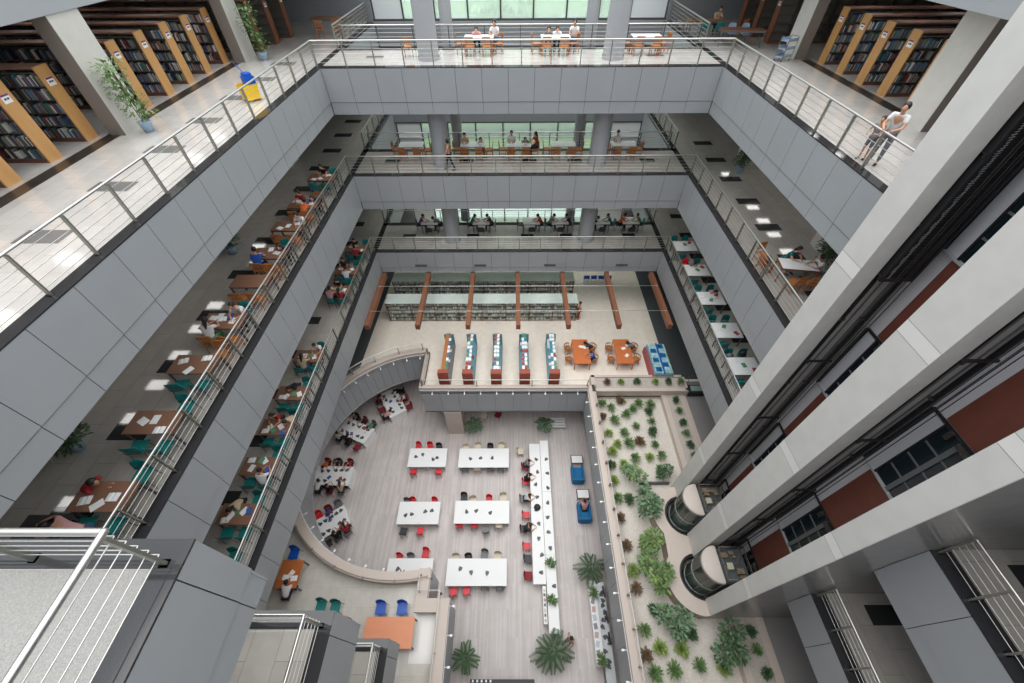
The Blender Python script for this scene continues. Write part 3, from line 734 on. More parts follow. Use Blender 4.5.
# far dim bookcases beyond both columns
for i, (x, y, rz) in enumerate(((-13.6, 26.4, 0), (-13.4, 28.0, 0), (-13.2, 29.6, 0), (14.2, 27.6, PI), (14.0, 29.2, PI), (13.8, 30.8, PI))):
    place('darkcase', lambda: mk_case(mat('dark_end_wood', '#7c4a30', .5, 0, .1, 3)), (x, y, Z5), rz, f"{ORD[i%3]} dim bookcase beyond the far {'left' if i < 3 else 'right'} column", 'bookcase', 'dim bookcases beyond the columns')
# ------------------------------------------------------------------ top gallery things
TG = mk_table(1.5, .75, .75, tableorange, orangew)
for i, (x, w) in enumerate(((-1.75, 'between the round columns, nearer the left one'), (2.2, 'between the round columns, nearer the right one'), (6.9, 'right of the right round column'))):
    place('paletable', mk_table(1.5, .75, .75, white, orangew), (x, 25.55, Z5), 0, f'pale topped wooden table {w}', 'table', 'tables on the far top gallery')
    for j, (dx, dy, rz) in enumerate(((-.45, -.6, 0), (.4, -.6, 0), (-.98, 0, -PI/2), (.98, 0, PI/2))):
        chair('wood', x+dx, 25.55+dy, Z5, rz + .1*(j-1), f'at the {ORD[i]} pale table of the far top gallery, {("front left","front right","left end","right end")[j]}', 'wooden chairs on the far top gallery')
chair('wood', -5.4, 25.0, Z5, .2, 'alone left of the left round column, top gallery'); 
person(-.95, 26.1, Z5, PI*.95, 'sit', 'white', 'denim', 'behind first table, far top gallery', True)
person(-1.9, 26.25, Z5, PI, 'sit_slump', 'pink', 'black', 'behind first table, far top gallery')
person(1.85, 26.25, Z5, PI, 'sit_slump', 'grey', 'black', 'behind second table, far top gallery')
person(2.3, 26.25, Z5, PI, 'sit_slump', 'white', 'black', 'behind second table, far top gallery')
person(3.25, 26.1, Z5, PI*.9, 'sit', 'white', 'denim', 'at the end of second table, far top gallery')
papers(-1.75, 25.55, Z5+.75, 3, 'the first far table of the top gallery'); papers(2.2, 25.55, Z5+.75, 3, 'the second far table of the top gallery')
LT = mk_table(2.3, .8, .76, tablebrown, greyp, lw=.02)
place('ltable', LT, (12.35, 26.9, Z5), -.12, 'long brown table with grey legs near the far right column', 'table')
place('ltable', LT, (11.2, 29.3, Z5), -.05, 'brown table in shade behind the long brown table', 'table')
for i, (x, y, rz) in enumerate(((12.2, 27.7, PI), (12.9, 27.6, PI))): chair('pale', x, y, Z5, rz, f'behind the long brown table, {("left","right")[i]} one')
for i, (x, y) in enumerate(((10.9, 28.4), (11.7, 28.5))): chair('teal', x, y, Z5, 0, f'before the shaded brown table, {("left","right")[i]} one')
person(12.0, 30.0, Z5, PI, 'sit_read', 'beige', 'black', 'at the shaded brown table, top gallery')
place('fltable', LT, (-11.0, 30.6, Z5), 0, 'brown table in shade at the far left of the top gallery', 'table')
chair('wood', -11.3, 29.3, Z5, .2, 'beside the shaded brown table, far left of the top gallery'); chair('wood', -10.3, 29.6, Z5, -.2, 'nearer the windows at the shaded brown table, top gallery')
chair('wood', 13.2, 29.0, Z5, .5, 'at the shaded table beside the far right bookcases')
def mk_cart():
    t = thing('trolley', None, None)
    for k, z in enumerate((.18, .5, .82)):
        a = MB(); a.box(-.35, -.22, z, .35, .22, z+.02); a.box(-.35, -.22, z, .35, -.2, z+.12); a.box(-.35, .2, z, .35, .22, z+.12); a.build('tray', potblue, t)
    for x in (-.35, .35):
        for y in (-.21, .21): a = MB(); a.tube([(x, y, .08), (x, y, .98)], .014, 6); a.build('upright', greyp, t)
        a = MB(); a.tube([(x, -.21, .98), (x, .21, .98)], .014, 6); a.build('handle', greyp, t)
    for x in (-.3, .3):
        for y in (-.18, .18): a = MB(); a.tube([(x, y-.012, .04), (x, y+.012, .04)], .04, 10); a.build('caster', blackp, t)
    return t
place('cart', mk_cart, (13.45, 23.9, Z5), .5, 'pale blue trolley parked by the far right cream column', 'trolley')
def mk_bin():
    t = thing('mop_bucket', None, None)
    a = MB(); a.box(-.3, -.22, .08, .3, .22, .12); a.add([(-.28,-.2,.12),(.28,-.2,.12),(.28,.2,.12),(-.28,.2,.12),(-.34,-.24,.6),(.34,-.24,.6),(.34,.24,.6),(-.34,.24,.6)], [(0,1,5,4),(1,2,6,5),(2,3,7,6),(3,0,4,7),(0,3,2,1)]); a.build('bucket', yellow, t)
    b = MB(); b.box(-.05, -.2, .55, .33, .2, .85); b.box(.0, -.17, .85, .28, .17, .95); b.build('wringer', bluep, t)
    c = MB(); c.tube([(.1, 0, .9), (-.1, .05, 1.3)], .015, 6); c.build('handle', bluep, t)
    for x in (-.25, .25):
        for y in (-.17, .17): w = MB(); w.tube([(x, y-.015, .045), (x, y+.015, .045)], .045, 10); w.build('caster', greyp, t)
    return t
place('bin', mk_bin, (-10.65, 18.3, Z5), .8, 'yellow mop bucket with blue wringer behind the left railing', 'mop bucket')
# adult and child at the right railing
person(10.95, 12.25, Z5, 2.2, 'lean', 'white', 'grey', '', label='person in white t-shirt leaning forward at the right railing of the top gallery')
person(10.85, 12.62, Z5, 2.0, 'child', 'striped', 'grey', '', scale=.72, label='child in striped top and grey shorts at the railing beside the adult')
# ------------------------------------------------------------------ middle gallery
BT = mk_table(1.45, .78, .75, tablebrown, darkgrey); WT = mk_table(1.42, 1.1, .75, white, darkgrey)
OT = mk_table(1.5, .75, .75, tablebrown, orangew)
ty4 = [3.89, 6.04, 8.2, 10.2, 12.44, 14.31, 16.43, 18.43, 21.3]
cfg4 = [('teal', 'teal'), ('teal', 'teal'), ('teal', 'wood'), ('wood', 'teal'), ('wood', 'wood'), ('wood', 'teal'), ('wood', 'wood'), ('wood', 'wood'), ('teal', 'teal')]
for i, y in enumerate(ty4):
    w = f'{ORD[i]} table from the near end, left middle gallery'
    place('btable', BT, (-10.45, y, Z4), 0, f'brown table, {ORD[i]} from the near end along the left middle gallery railing', 'table', 'brown tables, left middle gallery')
    a, b = cfg4[i]
    for j, (k, dx, dy, rz) in enumerate(((a, -.28, -.66, .15), (b, .35, .68, PI+.1), (a, .42, -.66, -.1))):
        chair(k, -10.45+dx, y+dy, Z4, rz, f'{("near side left","far side","near side right")[j]}, {w}', 'chairs of the ' + w)
    if i not in (4,): papers(-10.5, y, Z4+.75, 3 if i not in (3, 7) else 5, 'the ' + w)
P4 = [(-10.55, 3.12, PI/2, 'lie', 'pink', 'denim', 0, True), (-11.25, 4.15, -PI/2, 'sit_slump', 'red', 'black', 0, True), (-10.65, 9.5, .1, 'sit_read', 'white', 'green', 3, True), (-10.1, 10.85, PI, 'sit_read', 'white', 'navy', 3, False),
      (-10.75, 13.65, .1, 'sit_read', 'blue', 'navy', 5, False), (-10.0, 14.95, PI, 'sit_slump', 'dark grey', 'black', 5, False), (-10.0, 16.95, PI, 'sit_read', 'white', 'black', 6, False), (-10.7, 19.05, PI, 'sit_read', 'red', 'black', 7, True), (-10.0, 19.1, PI, 'sit_slump', 'dark grey', 'black', 7, False), (-10.5, 21.95, PI, 'sit_read', 'black', 'navy', 8, False), (-10.3, 17.8, 0, 'sit_slump', 'orange', 'khaki', 7, False)]
for x, y, rz, k, s, p, ti, lh in P4: person(x, y, Z4, rz, k, s, p, f'at {ORD[ti]} table, left middle gallery', lh)
place('blacktable', mk_table(1.1, .62, .74, blackp, darkgrey), (-11.45, 3.12, Z4), 0, 'black table under a reader lying forward, near left corner of the middle gallery', 'table')
# right middle gallery study table
place('otable', OT, (11.75, 13.4, Z4), -.15, 'white covered study table with three readers on the right middle gallery', 'table')
mb = MB(); mb.box(-.7, -.36, 0, .7, .36, .008); tag(mb.build('table_cover', paperw, None, (11.75, 13.4, Z4+.75), -.15), 'white sheets spread over the study table, right middle gallery', 'paper')
person(11.7, 14.15, Z4, PI+.3, 'sit_read', 'teal', 'denim', 'behind the right middle gallery table', True)
person(12.7, 13.25, Z4, 1.4, 'sit_read', 'white', 'grey', 'at the right end of that gallery table')
for i, (x, y, rz) in enumerate(((11.4, 12.65, .2), (12.05, 12.6, -.2), (10.75, 13.9, -1.3), (10.95, 14.6, 3.4))): chair('wood', x, y, Z4, rz, f'{("near side left","near side right","left end","far corner")[i]} of the right middle gallery table', 'chairs of the right middle gallery table')
bg_ = MB(); bg_.ell((0, 0, .16), (.2, .13, .17), 12, 8); bg_.tube([(-.1, 0, .3), (0, 0, .4), (.1, 0, .3)], .012, 6); tag(bg_.build('backpack', blackp, None, (10.75, 13.9, Z4+.455)), 'black backpack on a wooden chair, right middle gallery', 'bag')
# far middle gallery
for i, (x, y) in enumerate(((-6.3, 25.6), (-2.5, 25.6), (.35, 25.6), (3.1, 25.6), (6.8, 25.6))):
    w = f'{ORD[i]} table from the left, far middle gallery'
    place('paletable', None, (x, y, Z4), 0, f'pale topped wooden table, {ORD[i]} from the left on the far middle gallery', 'table', 'tables on the far middle gallery')
    for j, (dx, dy, rz) in enumerate(((-.45, -.6, 0), (.4, -.6, .1), (-1.0, .1, -PI/2), (1.0, 0, PI/2))): chair('wood', x+dx, y+dy, Z4, rz, f'{("front left","front right","left end","right end")[j]} of {w}', 'chairs, ' + w)
    papers(x, y, Z4+.75, 2, w)
for x, rz, k, s, p, ti, lh in ((-3.0, PI, 'sit_read', 'beige', 'black', 1, False), (-2.0, PI, 'sit_slump', 'white', 'navy', 1, False), (-.1, PI, 'sit', 'white', 'black', 2, False), (.75, PI, 'sit_slump', 'grey', 'black', 2, False), (1.5, PI*.6, 'sit', 'red', 'navy', 2, True), (6.5, PI, 'sit', 'white', 'blue', 4, False)):
    person(x, 26.2 if x != 1.5 else 25.9, Z4, rz, k, s, p, f'at {ORD[ti]} table, far middle gallery', lh)
person(-3.75, 23.75, Z4, PI/2, 'walk', 'white', 'black', 'past the far middle gallery railing')
# ------------------------------------------------------------------ lower gallery
ty3 = [3.2, 5.27, 7.17, 8.98, 10.78, 13.05, 15.9, 18.16, 20.02, 22.36]
for i, y in enumerate(ty3):
    if i == 6: continue
    n = i if i < 6 else i-1
    w = f'{ORD[n]} table from the near end, left lower gallery'
    place('btable', BT, (-10.4, y, Z3), 0, f'brown table, {ORD[n]} from the near end along the left lower gallery railing', 'table', 'brown tables, left lower gallery')
    for j, (dx, dy, rz) in enumerate(((-.3, -.62, .1), (.35, -.62, -.1), (.35, .64, PI))): chair('teal', -10.4+dx, y+dy, Z3, rz, f'{("near side left","near side right","far side")[j]}, {w}', 'chairs of the ' + w)
    papers(-10.45, y, Z3+.75, 5 if i < 4 else 4, 'the ' + w, kinds=['open', 'sheet', 'green', 'sheet', 'blue', 'open'])
for x, y, rz, k, s, p, ti, lh in ((-10.65, 5.85, PI, 'sit_slump', 'beige', 'black', 1, True), (-10.05, 6.5, 0, 'sit_read', 'white', 'navy', 2, False), (-10.6, 9.6, PI, 'sit_read', 'red', 'black', 3, True), (-10.0, 9.6, PI, 'sit_slump', 'beige', 'black', 3, False),
        (-10.5, 11.4, PI, 'sit_slump', 'black', 'navy', 4, True), (-10.5, 12.4, 0, 'sit_read', 'beige', 'denim', 5, True), (-10.1, 13.7, PI, 'sit_read', 'white', 'black', 5, False), (-10.7, 17.5, 0, 'sit_read', 'pink', 'black', 6, False), (-10.1, 17.5, 0, 'sit', 'red', 'black', 6, True),
        (-10.5, 18.8, PI, 'sit_read', 'black', 'black', 6, False), (-10.3, 19.4, 0, 'sit_read', 'white', 'denim', 7, False), (-10.7, 20.65, PI, 'sit', 'dark grey', 'black', 7, False), (-10.3, 21.75, 0, 'sit', 'red', 'black', 8, False), (-10.6, 23.0, PI, 'sit_read', 'black', 'navy', 8, False)):
    person(x, y, Z3, rz, k, s, p, f'at {ORD[ti]} table, left lower gallery', lh)
ty3r = [9.8, 12.35, 14.8, 17.36, 19.96, 22.53]
for i, y in enumerate(ty3r):
    w = f'{ORD[i]} white table from the lift pylon, right lower gallery'
    place('wtable', WT, (11.4, y, Z3), 0, f'white table, {ORD[i]} from the lift pylon on the right lower gallery', 'table', 'white tables, right lower gallery')
    for j, (dx, dy, rz) in enumerate(((-.38, .82, PI), (.35, .82, PI), (-.38, -.8, 0))): chair('teal' if not (i == 4 and j == 0) else 'red', 11.4+dx, y+dy, Z3, rz, f'{("far side left","far side right","near side")[j]}, {w}', 'chairs of the ' + w)
    papers(11.4, y, Z3+.75, 5, 'the ' + w, (.5, .38), ['open', 'sheet', 'green', 'sheet', 'red', 'blue'])
person(11.7, 18.15, Z3, PI, 'sit_slump', 'pink', 'black', 'behind fourth white table, right lower gallery', True)
person(11.3, 20.75, Z3, PI, 'sit_slump', 'grey', 'black', 'behind fifth white table, right lower gallery')
for i, (y, k) in enumerate(((13.1, 'grey'), (13.25, 'black'))):
    b_ = MB(); b_.ell((0, 0, .17), (.2, .14, .18), 12, 8); b_.tube([(-.1, 0, .3), (0, 0, .42), (.1, 0, .3)], .012, 6)
    tag(b_.build('backpack', greyp if k == 'grey' else blackp, None, (11.0+.72*i, y-.0, Z3+.46)), f'{k} backpack on a chair behind the second white table, right lower gallery', 'bag')
for i, x in enumerate((-6.0, -2.3, 1.3, 3.35, 6.3, 8.4)):
    w = f'{ORD[i]} table from the left, far lower gallery'
    place('ftable', mk_table(1.2, .9, .75, white, darkgrey), (x, 25.7, Z3), 0, f'white table, {ORD[i]} from the left on the far lower gallery', 'table', 'white tables on the far lower gallery')
    papers(x, 25.7, Z3+.75, 2, w, (.3, .25))
    for j, (dx, dy, rz, c) in enumerate(((-.8, 0, -PI/2, 'black'), (.8, 0, PI/2, 'teal' if i in (2, 4, 5) else 'grey'), (0, -.75, 0, 'black'))): chair(c, x+dx, 25.7+dy, Z3, rz, f'{("left end","right end","front side")[j]} of {w}', 'chairs, ' + w)
for x, s, i, rz, k in ((-6.75, 'purple', 0, -PI/2, 'sit_read'), (-5.25, 'grey', 0, PI/2, 'sit_slump'), (-3.05, 'teal', 1, -PI/2, 'sit_read'), (-1.55, 'dark grey', 1, PI/2, 'sit_read'), (2.05, 'red', 2, PI/2, 'sit_read'), (2.6, 'grey', 3, -PI/2, 'sit_read'), (4.1, 'navy', 3, PI/2, 'sit_read'), (7.05, 'teal', 4, PI/2, 'sit_read'), (7.65, 'orange', 5, -PI/2, 'sit_read'), (9.15, 'green', 5, PI/2, 'sit_read'), (5.55, 'black', 4, -PI/2, 'sit_slump')):
    person(x, 25.7, Z3, rz, k, s, 'black', f'at {ORD[i]} table, far lower gallery')
# ------------------------------------------------------------------ mezzanine reading deck
for i in range(7):
    x = -9.3 + 3.2*i
    t = thing('wooden_beam', f'reddish wooden beam over the mezzanine, {ORD[i]} from the left', 'beam', (x, 22.9, 8.6), 0, 'wooden beams over the mezzanine')
    mb = MB(); mb.box(-.14, -5.25, 0, .14, .02, .4); mb.build('beam', beamwood, t)
    mb = MB(); mb.box(-.16, 0, -.05, .16, .06, .45); mb.build('bracket', darkgrey, t)
    for dy in (-1.5, -4.0): mb = MB(); mb.ell((0.0, dy, .42), (.05, .05, .05), 8, 6); mb.build('clamp', steel, t)
for i, y in enumerate((21.4, 18.9)):
    mb = MB(); mb.tube([(-9.3, y, 9.03), (9.9, y, 9.03)], .02, 6); tag(mb.build('tie_rod', steel), f'thin steel rod tying the wooden beams, {("near the wall","near their free ends")[i]}', 'rod')
def mk_low(L=14.1):
    t = thing('low_bookcase', None, None)
    for z in (.08, .45, .82, 1.19, 1.55): mb = MB(); mb.box(0, .01, z-.015, L, .99, z+.015, 0); mb.box(0, 0, z-.02, L, .01, z+.02, 1); mb.build('shelf_board', [mat('pale_shelf', '#b4b9ad', .5), redwood], t)
    for k in range(9): mb = MB(); mb.box(L*k/8-.025, 0, 0, L*k/8+.025, 1.0, 1.82); mb.build('divider', redwood, t)
    mb = MB(); mb.box(0, .48, .05, L, .52, 1.8); mb.build('back_panel', mat('pale_back', '#9fa59c', .5), t)
    mb = MB(); mb.box(-.03, -.03, 1.8, L+.03, 1.03, 1.86); mb.build('glass_top', glasscase, t); return t
place('low', mk_low, (-9.4, 21.65, Z2), 0, 'long low bookcase with pale top, front row under the wooden beams', 'bookcase')
place('low', mk_low, (-9.4, 24.2, Z2), 0, 'long low bookcase with pale top, row behind the front one', 'bookcase')
sb = MB(); r4 = random.Random(5)
for yy, n in ((21.65, 2), (24.2, 2)):
    for z in (.1, .47, .84, 1.21, 1.57):
        x = -9.35
        while x < 4.6:
            w_ = r4.uniform(.02, .05); h_ = r4.uniform(.18, .26) if z < 1.5 else r4.uniform(.15, .2)
            if r4.random() < .12: x += r4.uniform(.1, .4); continue
            sb.box(x, yy+.03, Z2+z, x+w_, yy+.28, Z2+z+h_, r4.choice([0, 1, 1, 1, 1, 2, 2, 3, 3])); x += w_+.004
tag(sb.build('shelved_books', [mat('pale_book_blue', '#7d8fa0', .6), mat('pale_book_white', '#cfd2c8', .6), mat('pale_book_green', '#a3b3a0', .6), mat('pale_book_grey', '#93948e', .6)]), 'pale mixed books packed in the low mezzanine bookcases', 'books', kind='stuff')
def mk_rack(sd, orange=False):
    def f():
        t = thing('display_rack', None, None); L = 3.55
        mb = MB(); mb.box(-.34, 0, 0, .34, L, .06); mb.build('base', redwood, t)
        mb = MB(); mb.box(-.34, -.03, 0, .34, .03, 1.44); mb.box(-.34, -.05, 1.40, .34, .35, 1.44); mb.build('end_box', mat('rack_end_wood', '#9c4e3c', .5), t)
        m = MB(); m.box(-.02, 0, .06, .02, L, 1.2); m.build('spine', redwood, t)
        for s in (-1, 1):
            for k, z in enumerate((.15, .5, .85, 1.2)):
                w_ = .33-.06*k; q = MB(); a, b = sorted((s*.02, s*w_)); q.box(a, .03, z, b, L, z+.02); q.build('shelf_board', orangew if orange and s < 0 else (mat('grey_shelf', '#8b8d8c', .5) if orange else mat('blue_shelf', '#78a6b4', .45)), t)
        q = MB(); q.box(-.16, .03, 1.38, .16, L, 1.41); q.build('top_board', orangew if orange else mat('blue_shelf', '#78a6b4', .45), t)
        e = MB(); e.box(-.34, L, 0, .34, L+.03, 1.3); e.build('end_panel', mat('blue_shelf', '#78a6b4', .45), t)
        return t
    return f
RC = ['white', 'white', 'red', 'white', 'blue', 'white', 'green', 'red', 'white']
for i, x in enumerate((-4.52, -2.95, -1.13, .72, 2.62)):
    place('rackO' if i == 0 else 'rack', mk_rack(1, i == 0), (x, 15.5, Z2), 0, f"{'orange topped' if i == 0 else 'blue sided'} display rack, {ORD[i]} from the left on the reading deck", 'display rack', 'display racks on the reading deck')
    rr = random.Random(i)
    for k in range(9):
        for s in ((-.09, .09) if i else (.17,)):
            c = rr.choice(RC); m = dict(white=paperw, red=mat('cover_red', '#a5473a', .5), blue=mat('cover_blue', '#3f7f96', .5), green=mat('cover_green', '#5d8a6c', .5))[c]
            place('disp'+c, flat('book', .16, .26, .03, m), (x+s, 16.0+k*.35, Z2+1.41), rr.uniform(-.3, .3), f'{c} book lying on top of the {ORD[i]} display rack', 'book', f'{c} books on the {ORD[i]} display rack')
    for k in range(11):
        for s in (-1, 1):
            for z, dx in ((.87, .19),):
                if i == 0 and s < 0: continue
                c = rr.choice(RC); m = dict(white=paperw, red=mat('cover_red', '#a5473a', .5), blue=mat('cover_blue', '#3f7f96', .5), green=mat('cover_green', '#5d8a6c', .5))[c]
                if rr.random() < .4: place('disp'+c, None, (x+s*dx, 15.8+k*.3, Z2+z), rr.uniform(-.2, .2), f'{c} book on the side shelves of the {ORD[i]} display rack', 'book', f'{c} books at the side of the {ORD[i]} display rack') if 'disp'+c in CACHE else None
DT = mk_table(1.12, 2.2, .74, tableorange, orangew, .04)
for i, x in enumerate((4.65, 7.55)):
    w = f"{('first', 'second')[i]} orange mezzanine table"
    place('dtable', DT, (x, 17.95, Z2), 0, f"orange reading table on the mezzanine deck, {('beside the display racks', 'beside the blue display case')[i]}", 'table')
    for j, (dx, dy, rz) in enumerate(((-.85, .55, -PI/2), (-.85, -.45, -PI/2), (.85, .55, PI/2), (.85, -.45, PI/2))): chair('tub', x+dx, 17.95+dy, Z2, rz, f'{("left far","left near","right far","right near")[j]} side of {w}', 'armchairs of the ' + w)
    papers(x+.2, 17.9, Z2+.74, 3, 'the ' + w, (.25, .7))
person(5.5, 17.5, Z2, PI/2, 'sit_read', 'blue', 'navy', 'at the first orange mezzanine table'); person(5.45, 18.5, Z2, PI/2, 'sit_slump', 'dark grey', 'black', 'at the first orange mezzanine table', True)
person(8.4, 18.5, Z2, PI/2, 'sit_slump', 'grey', 'black', 'at the second orange mezzanine table', True)
person(4.95, 21.9, Z2, PI*.5, 'stand', 'white', 'red', 'by the end of the long low bookcase')
t = thing('display_case', 'blue and white glazed display case with red base at the deck edge', 'display case', (9.85, 17.2, Z2))
mb = MB(); mb.box(-.6, -1.3, 0, .6, 1.3, .8); mb.build('cabinet', mat('case_body', '#86a5b0', .4), t)
mb = MB(); mb.box(-.72, -1.3, 0, -.6, 1.3, .55); mb.build('side_rail', mat('case_red', '#a14a4c', .5), t)
for s in (-1, 1): mb = MB(); a, b = sorted((s*.05, s*.56)); mb.box(a, -1.25, .8, b, 1.25, .9); mb.build('display_tray', aquaw, t)
for k in range(6):
    mb = MB(); mb.box(-.5+.55*(k % 2), -1.15+.4*k, .9, -.12+.55*(k % 2), -.78+.4*k, .91); mb.build('blue_exhibit', aqua, t)
mb = MB(); mb.box(-.04, -1.28, .8, .04, 1.28, .97); mb.build('divider', bluep, t)
t0 = 0
for i, (x, y) in enumerate(((6.1, 26.3), (6.7, 26.3), (7.3, 26.3), (7.9, 26.3))): chair('blue', x, y, Z2, 0, f'{ORD[i]} in the row of chairs under the far mezzanine wall', 'blue chairs under the far mezzanine wall')
for i, (x, z) in enumerate(VENTS):
    t = thing('air_vent', f'small slotted air vent in the far lower gallery fascia, {ORD[i]} from the left', 'vent', (x, 22.955, z), 0, 'air vents in the far fascia')
    mb = MB(); mb.box(-.42, -.015, -.09, .42, 0, .09); mb.build('frame', greyp, t)
    mb = MB()
    for k in range(3): mb.box(-.38, -.022, -.07+.05*k, .38, -.015, -.045+.05*k)
    mb.build('slats', darkgrey, t)
# near mezzanine deck
NT = mk_table(2.1, 1.1, .75, tablepeach, darkgrey, .04); 
place('ntable', NT, (-5.35, 2.2, Z2), 0, 'large peach coloured table on the near mezzanine deck', 'table')
chair('blue', -5.95, 3.12, Z2, PI, 'behind the peach table, nearer the round opening'); chair('blue', -5.0, 3.12, Z2, PI, 'behind the peach table, nearer the deck corner')
chair('teal', -8.65, 3.2, Z2, PI, 'on the near deck beside the second teal one'); chair('teal', -8.0, 3.15, Z2, PI, 'on the near deck nearest the gallery corner')
place('ntable2', mk_table(1.3, 1.0, .75, tablepeach, darkgrey), (-7.9, 2.3, Z2), 0, 'small peach table half hidden by the gallery corner', 'table')
place('wtable2', mk_table(1.0, 1.15, .75, mat('amber_table', '#b96a35', .4, 0, .05, 4), darkgrey), (-10.4, 4.4, Z2), 0, 'amber table with a reader under the left gallery edge', 'table')
person(-10.3, 3.5, Z2, 0, 'sit_slump', 'white', 'black', 'at the amber mezzanine table'); papers(-10.3, 4.4, Z2+.75, 3, 'the amber mezzanine table', (.3, .3))
chair('blue', -10.65, 5.35, Z2, PI, 'behind the amber table under the left gallery edge')
# ------------------------------------------------------------------ ground hall
HT = mk_table(3.5, 1.42, .75, white, white, .035, True); HT2 = mk_table(2.65, 1.4, .75, white, white, .035, True)
desks = [(-6.05, 12.75, 'a', 'left column, far row'), (-6.08, 8.98, 'a', 'left column, middle row'), (-6.1, 5.65, 'a', 'left column, near row'), (-2.1, 12.72, 'b', 'centre column, far row'), (-2.05, 9.03, 'b', 'centre column, middle row'), (-2.18, 5.63, 'b', 'centre column, near row')]
for x, y, k, w in desks:
    place('desk'+k, HT2 if k == 'a' else HT, (x, y, 0), 0, f'white study desk in the hall, {w}', 'desk', 'white desks in the ground hall')
    for dx in ((-.75, -.35, .35, .75) if k == 'a' else (-1.0, -.3, .6)):
        place('dev', mk_device, (x+dx, y+random.Random(x+dx).uniform(-.15, .15), .75), random.Random(y+dx).uniform(0, 6), f'small grey device on the {w} desk', 'device', f'grey devices on the {w} desk')
HC = {(-6.05, 12.75): [('red', -.85, .95, 0), ('red', 0, .95, 0), ('black', .65, .85, 0), ('red', -.9, -.95, 1), ('red', .85, -.95, 1)],
      (-6.08, 8.98): [('red', -.55, .75, 0), ('grey', -.95, .7, 0), ('red', .85, .75, 0), ('black', -.85, -1.05, 1), ('red', .2, -1.05, 1)],
      (-6.1, 5.65): [('red', .75, 1.05, 0), ('red', -.8, .75, 0), ('grey', -.1, .75, 0), ('red', 1.25, -.9, 1)],
      (-2.1, 12.72): [('cream', -1.35, .85, 0), ('cream', -.5, .98, 0), ('black', .4, .85, 0), ('cream', 1.2, 1.0, 0), ('grey', -1.3, -.62, 1), ('cream', -.45, -.62, 1), ('grey', .45, -.62, 1), ('grey', 1.2, -.62, 1)],
      (-2.05, 9.03): [('black', -1.25, 1.0, 0), ('cream', -.65, .8, 0), ('red', .4, .85, 0), ('cream', 1.35, 1.0, 0), ('red', -1.4, -.7, 1), ('red', -.45, -.7, 1), ('grey', .28, -1.0, 1), ('cream', 1.1, -.72, 1)],
      (-2.18, 5.63): [('cream', -1.3, .75, 0), ('black', -.55, .75, 0), ('grey', .4, .98, 0), ('cream', 1.2, .85, 0), ('red', -1.3, -.95, 1), ('red', -.55, -.9, 1), ('grey', .5, -.62, 1), ('grey', 1.35, -.65, 1)]}
for x, y, k, w in desks:
    nf = {0: 0, 1: 0}
    for c, dx, dy, nr in HC[(x, y)]:
        nf[nr] += 1; chair(c, x+dx, y+dy, 0, (PI if not nr else 0) + random.Random(dx).uniform(-.12, .12), f"{ORD[nf[nr]-1]} on the {('far', 'near')[nr]} side, {w} desk", 'chairs of the ' + w + ' desk')
# long counters
t = thing('long_desk', 'very long white desk with readers on its left side, ground hall', 'desk', (1.48, 9.5, 0))
for a, b in ((-4.5, -.2), (-.2, 4.3)): mb = MB(); mb.box(-.38, a+.01, .72, .36, b-.01, .75); mb.build('table_top', white, t)
for y in (-4.4, -2.2, 0, 2.2, 4.2): mb = MB(); mb.box(-.34, y-.02, 0, .34, y+.02, .72); mb.build('end_panel', white, t)
t = thing('long_counter', 'very long narrow white counter beside the long desk, ground hall', 'counter', (2.15, 8.4, 0))
for a, b in ((-5.7, -1.9), (-1.9, 1.9), (1.9, 5.6)): mb = MB(); mb.box(-.29, a+.01, .80, .29, b-.01, .84); mb.build('counter_top', white, t)
for y in (-5.6, -3.8, -1.9, 0, 1.9, 3.8, 5.5): mb = MB(); mb.box(-.26, y-.02, 0, .26, y+.02, .8); mb.build('end_panel', white, t)
mb = MB(); mb.box(-.02, -5.6, .3, .02, 5.5, .8); mb.build('middle_panel', mat('pale_wood_inset', '#cbb99c', .5), t)
t = thing('display_shelf', 'pale open shelf with small items below the narrow counter end', 'shelf', (1.72, 4.15, 0))
mb = MB(); mb.box(-.1, -1.0, 0, .1, .8, .6); mb.build('shelf_body', white, t)
for k in range(7): mb = MB(); mb.box(-.06, -.9+.24*k, .6, .04, -.78+.24*k, .66+.03*(k % 3)); mb.build('box', [mat('booklet_pink', '#c9a3a0', .5), greyp, creamp, greyp][k % 4], t)
for k in range(9): place('dev', mk_device, (1.5+.1*(k % 2), 5.6+.88*k, .75), k*.7, 'small grey device on the long hall desk', 'device', 'grey devices on the long hall desk')
for k in range(9): place('dev', mk_device, (2.2, 4.9+.95*k, .84), k*.9, 'small grey device on the narrow hall counter', 'device', 'grey devices on the narrow counter')
LC = [('cream', .45, 13.35), ('darkred', .75, 12.2), ('red', .78, 11.15), ('grey', .6, 10.0), ('red', .75, 8.95), ('black', .6, 8.1), ('red', .75, 7.1), ('black', .8, 6.4), ('darkred', .8, 5.5)]
for i, (c, x, y) in enumerate(LC): chair(c, x, y, 0, -PI/2, f'at the long hall desk, {ORD[i]} from its far end', 'chairs at the long hall desk')
for x, y, s, p, i in ((.75, 12.3, 'grey', 'navy', 1), (.72, 9.95, 'white', 'black', 3), (.72, 8.1, 'dark grey', 'black', 5), (.8, 11.3, 'black', 'black', 2)): person(x, y, 0, -PI/2, 'sit_read', s, p, f'at long hall desk, {ORD[i]} from far end')
b_ = MB(); b_.lathe([(0, 0), (.22, 0), (.2, .12), (.1, .2), (0, .21)], 14); tag(b_.build('round_bag', blackp, None, (1.5, 9.3, .75)), 'round dark bag lying on the long hall desk', 'bag')
person(2.95, 2.45, 0, 2.2, 'walk', 'black', 'grey', 'alone beside the big palm, ground hall')
t = thing('service_counter', 'white double counter crowded with small items beside the garden side wall', 'counter', (4.62, 3.2, 0))
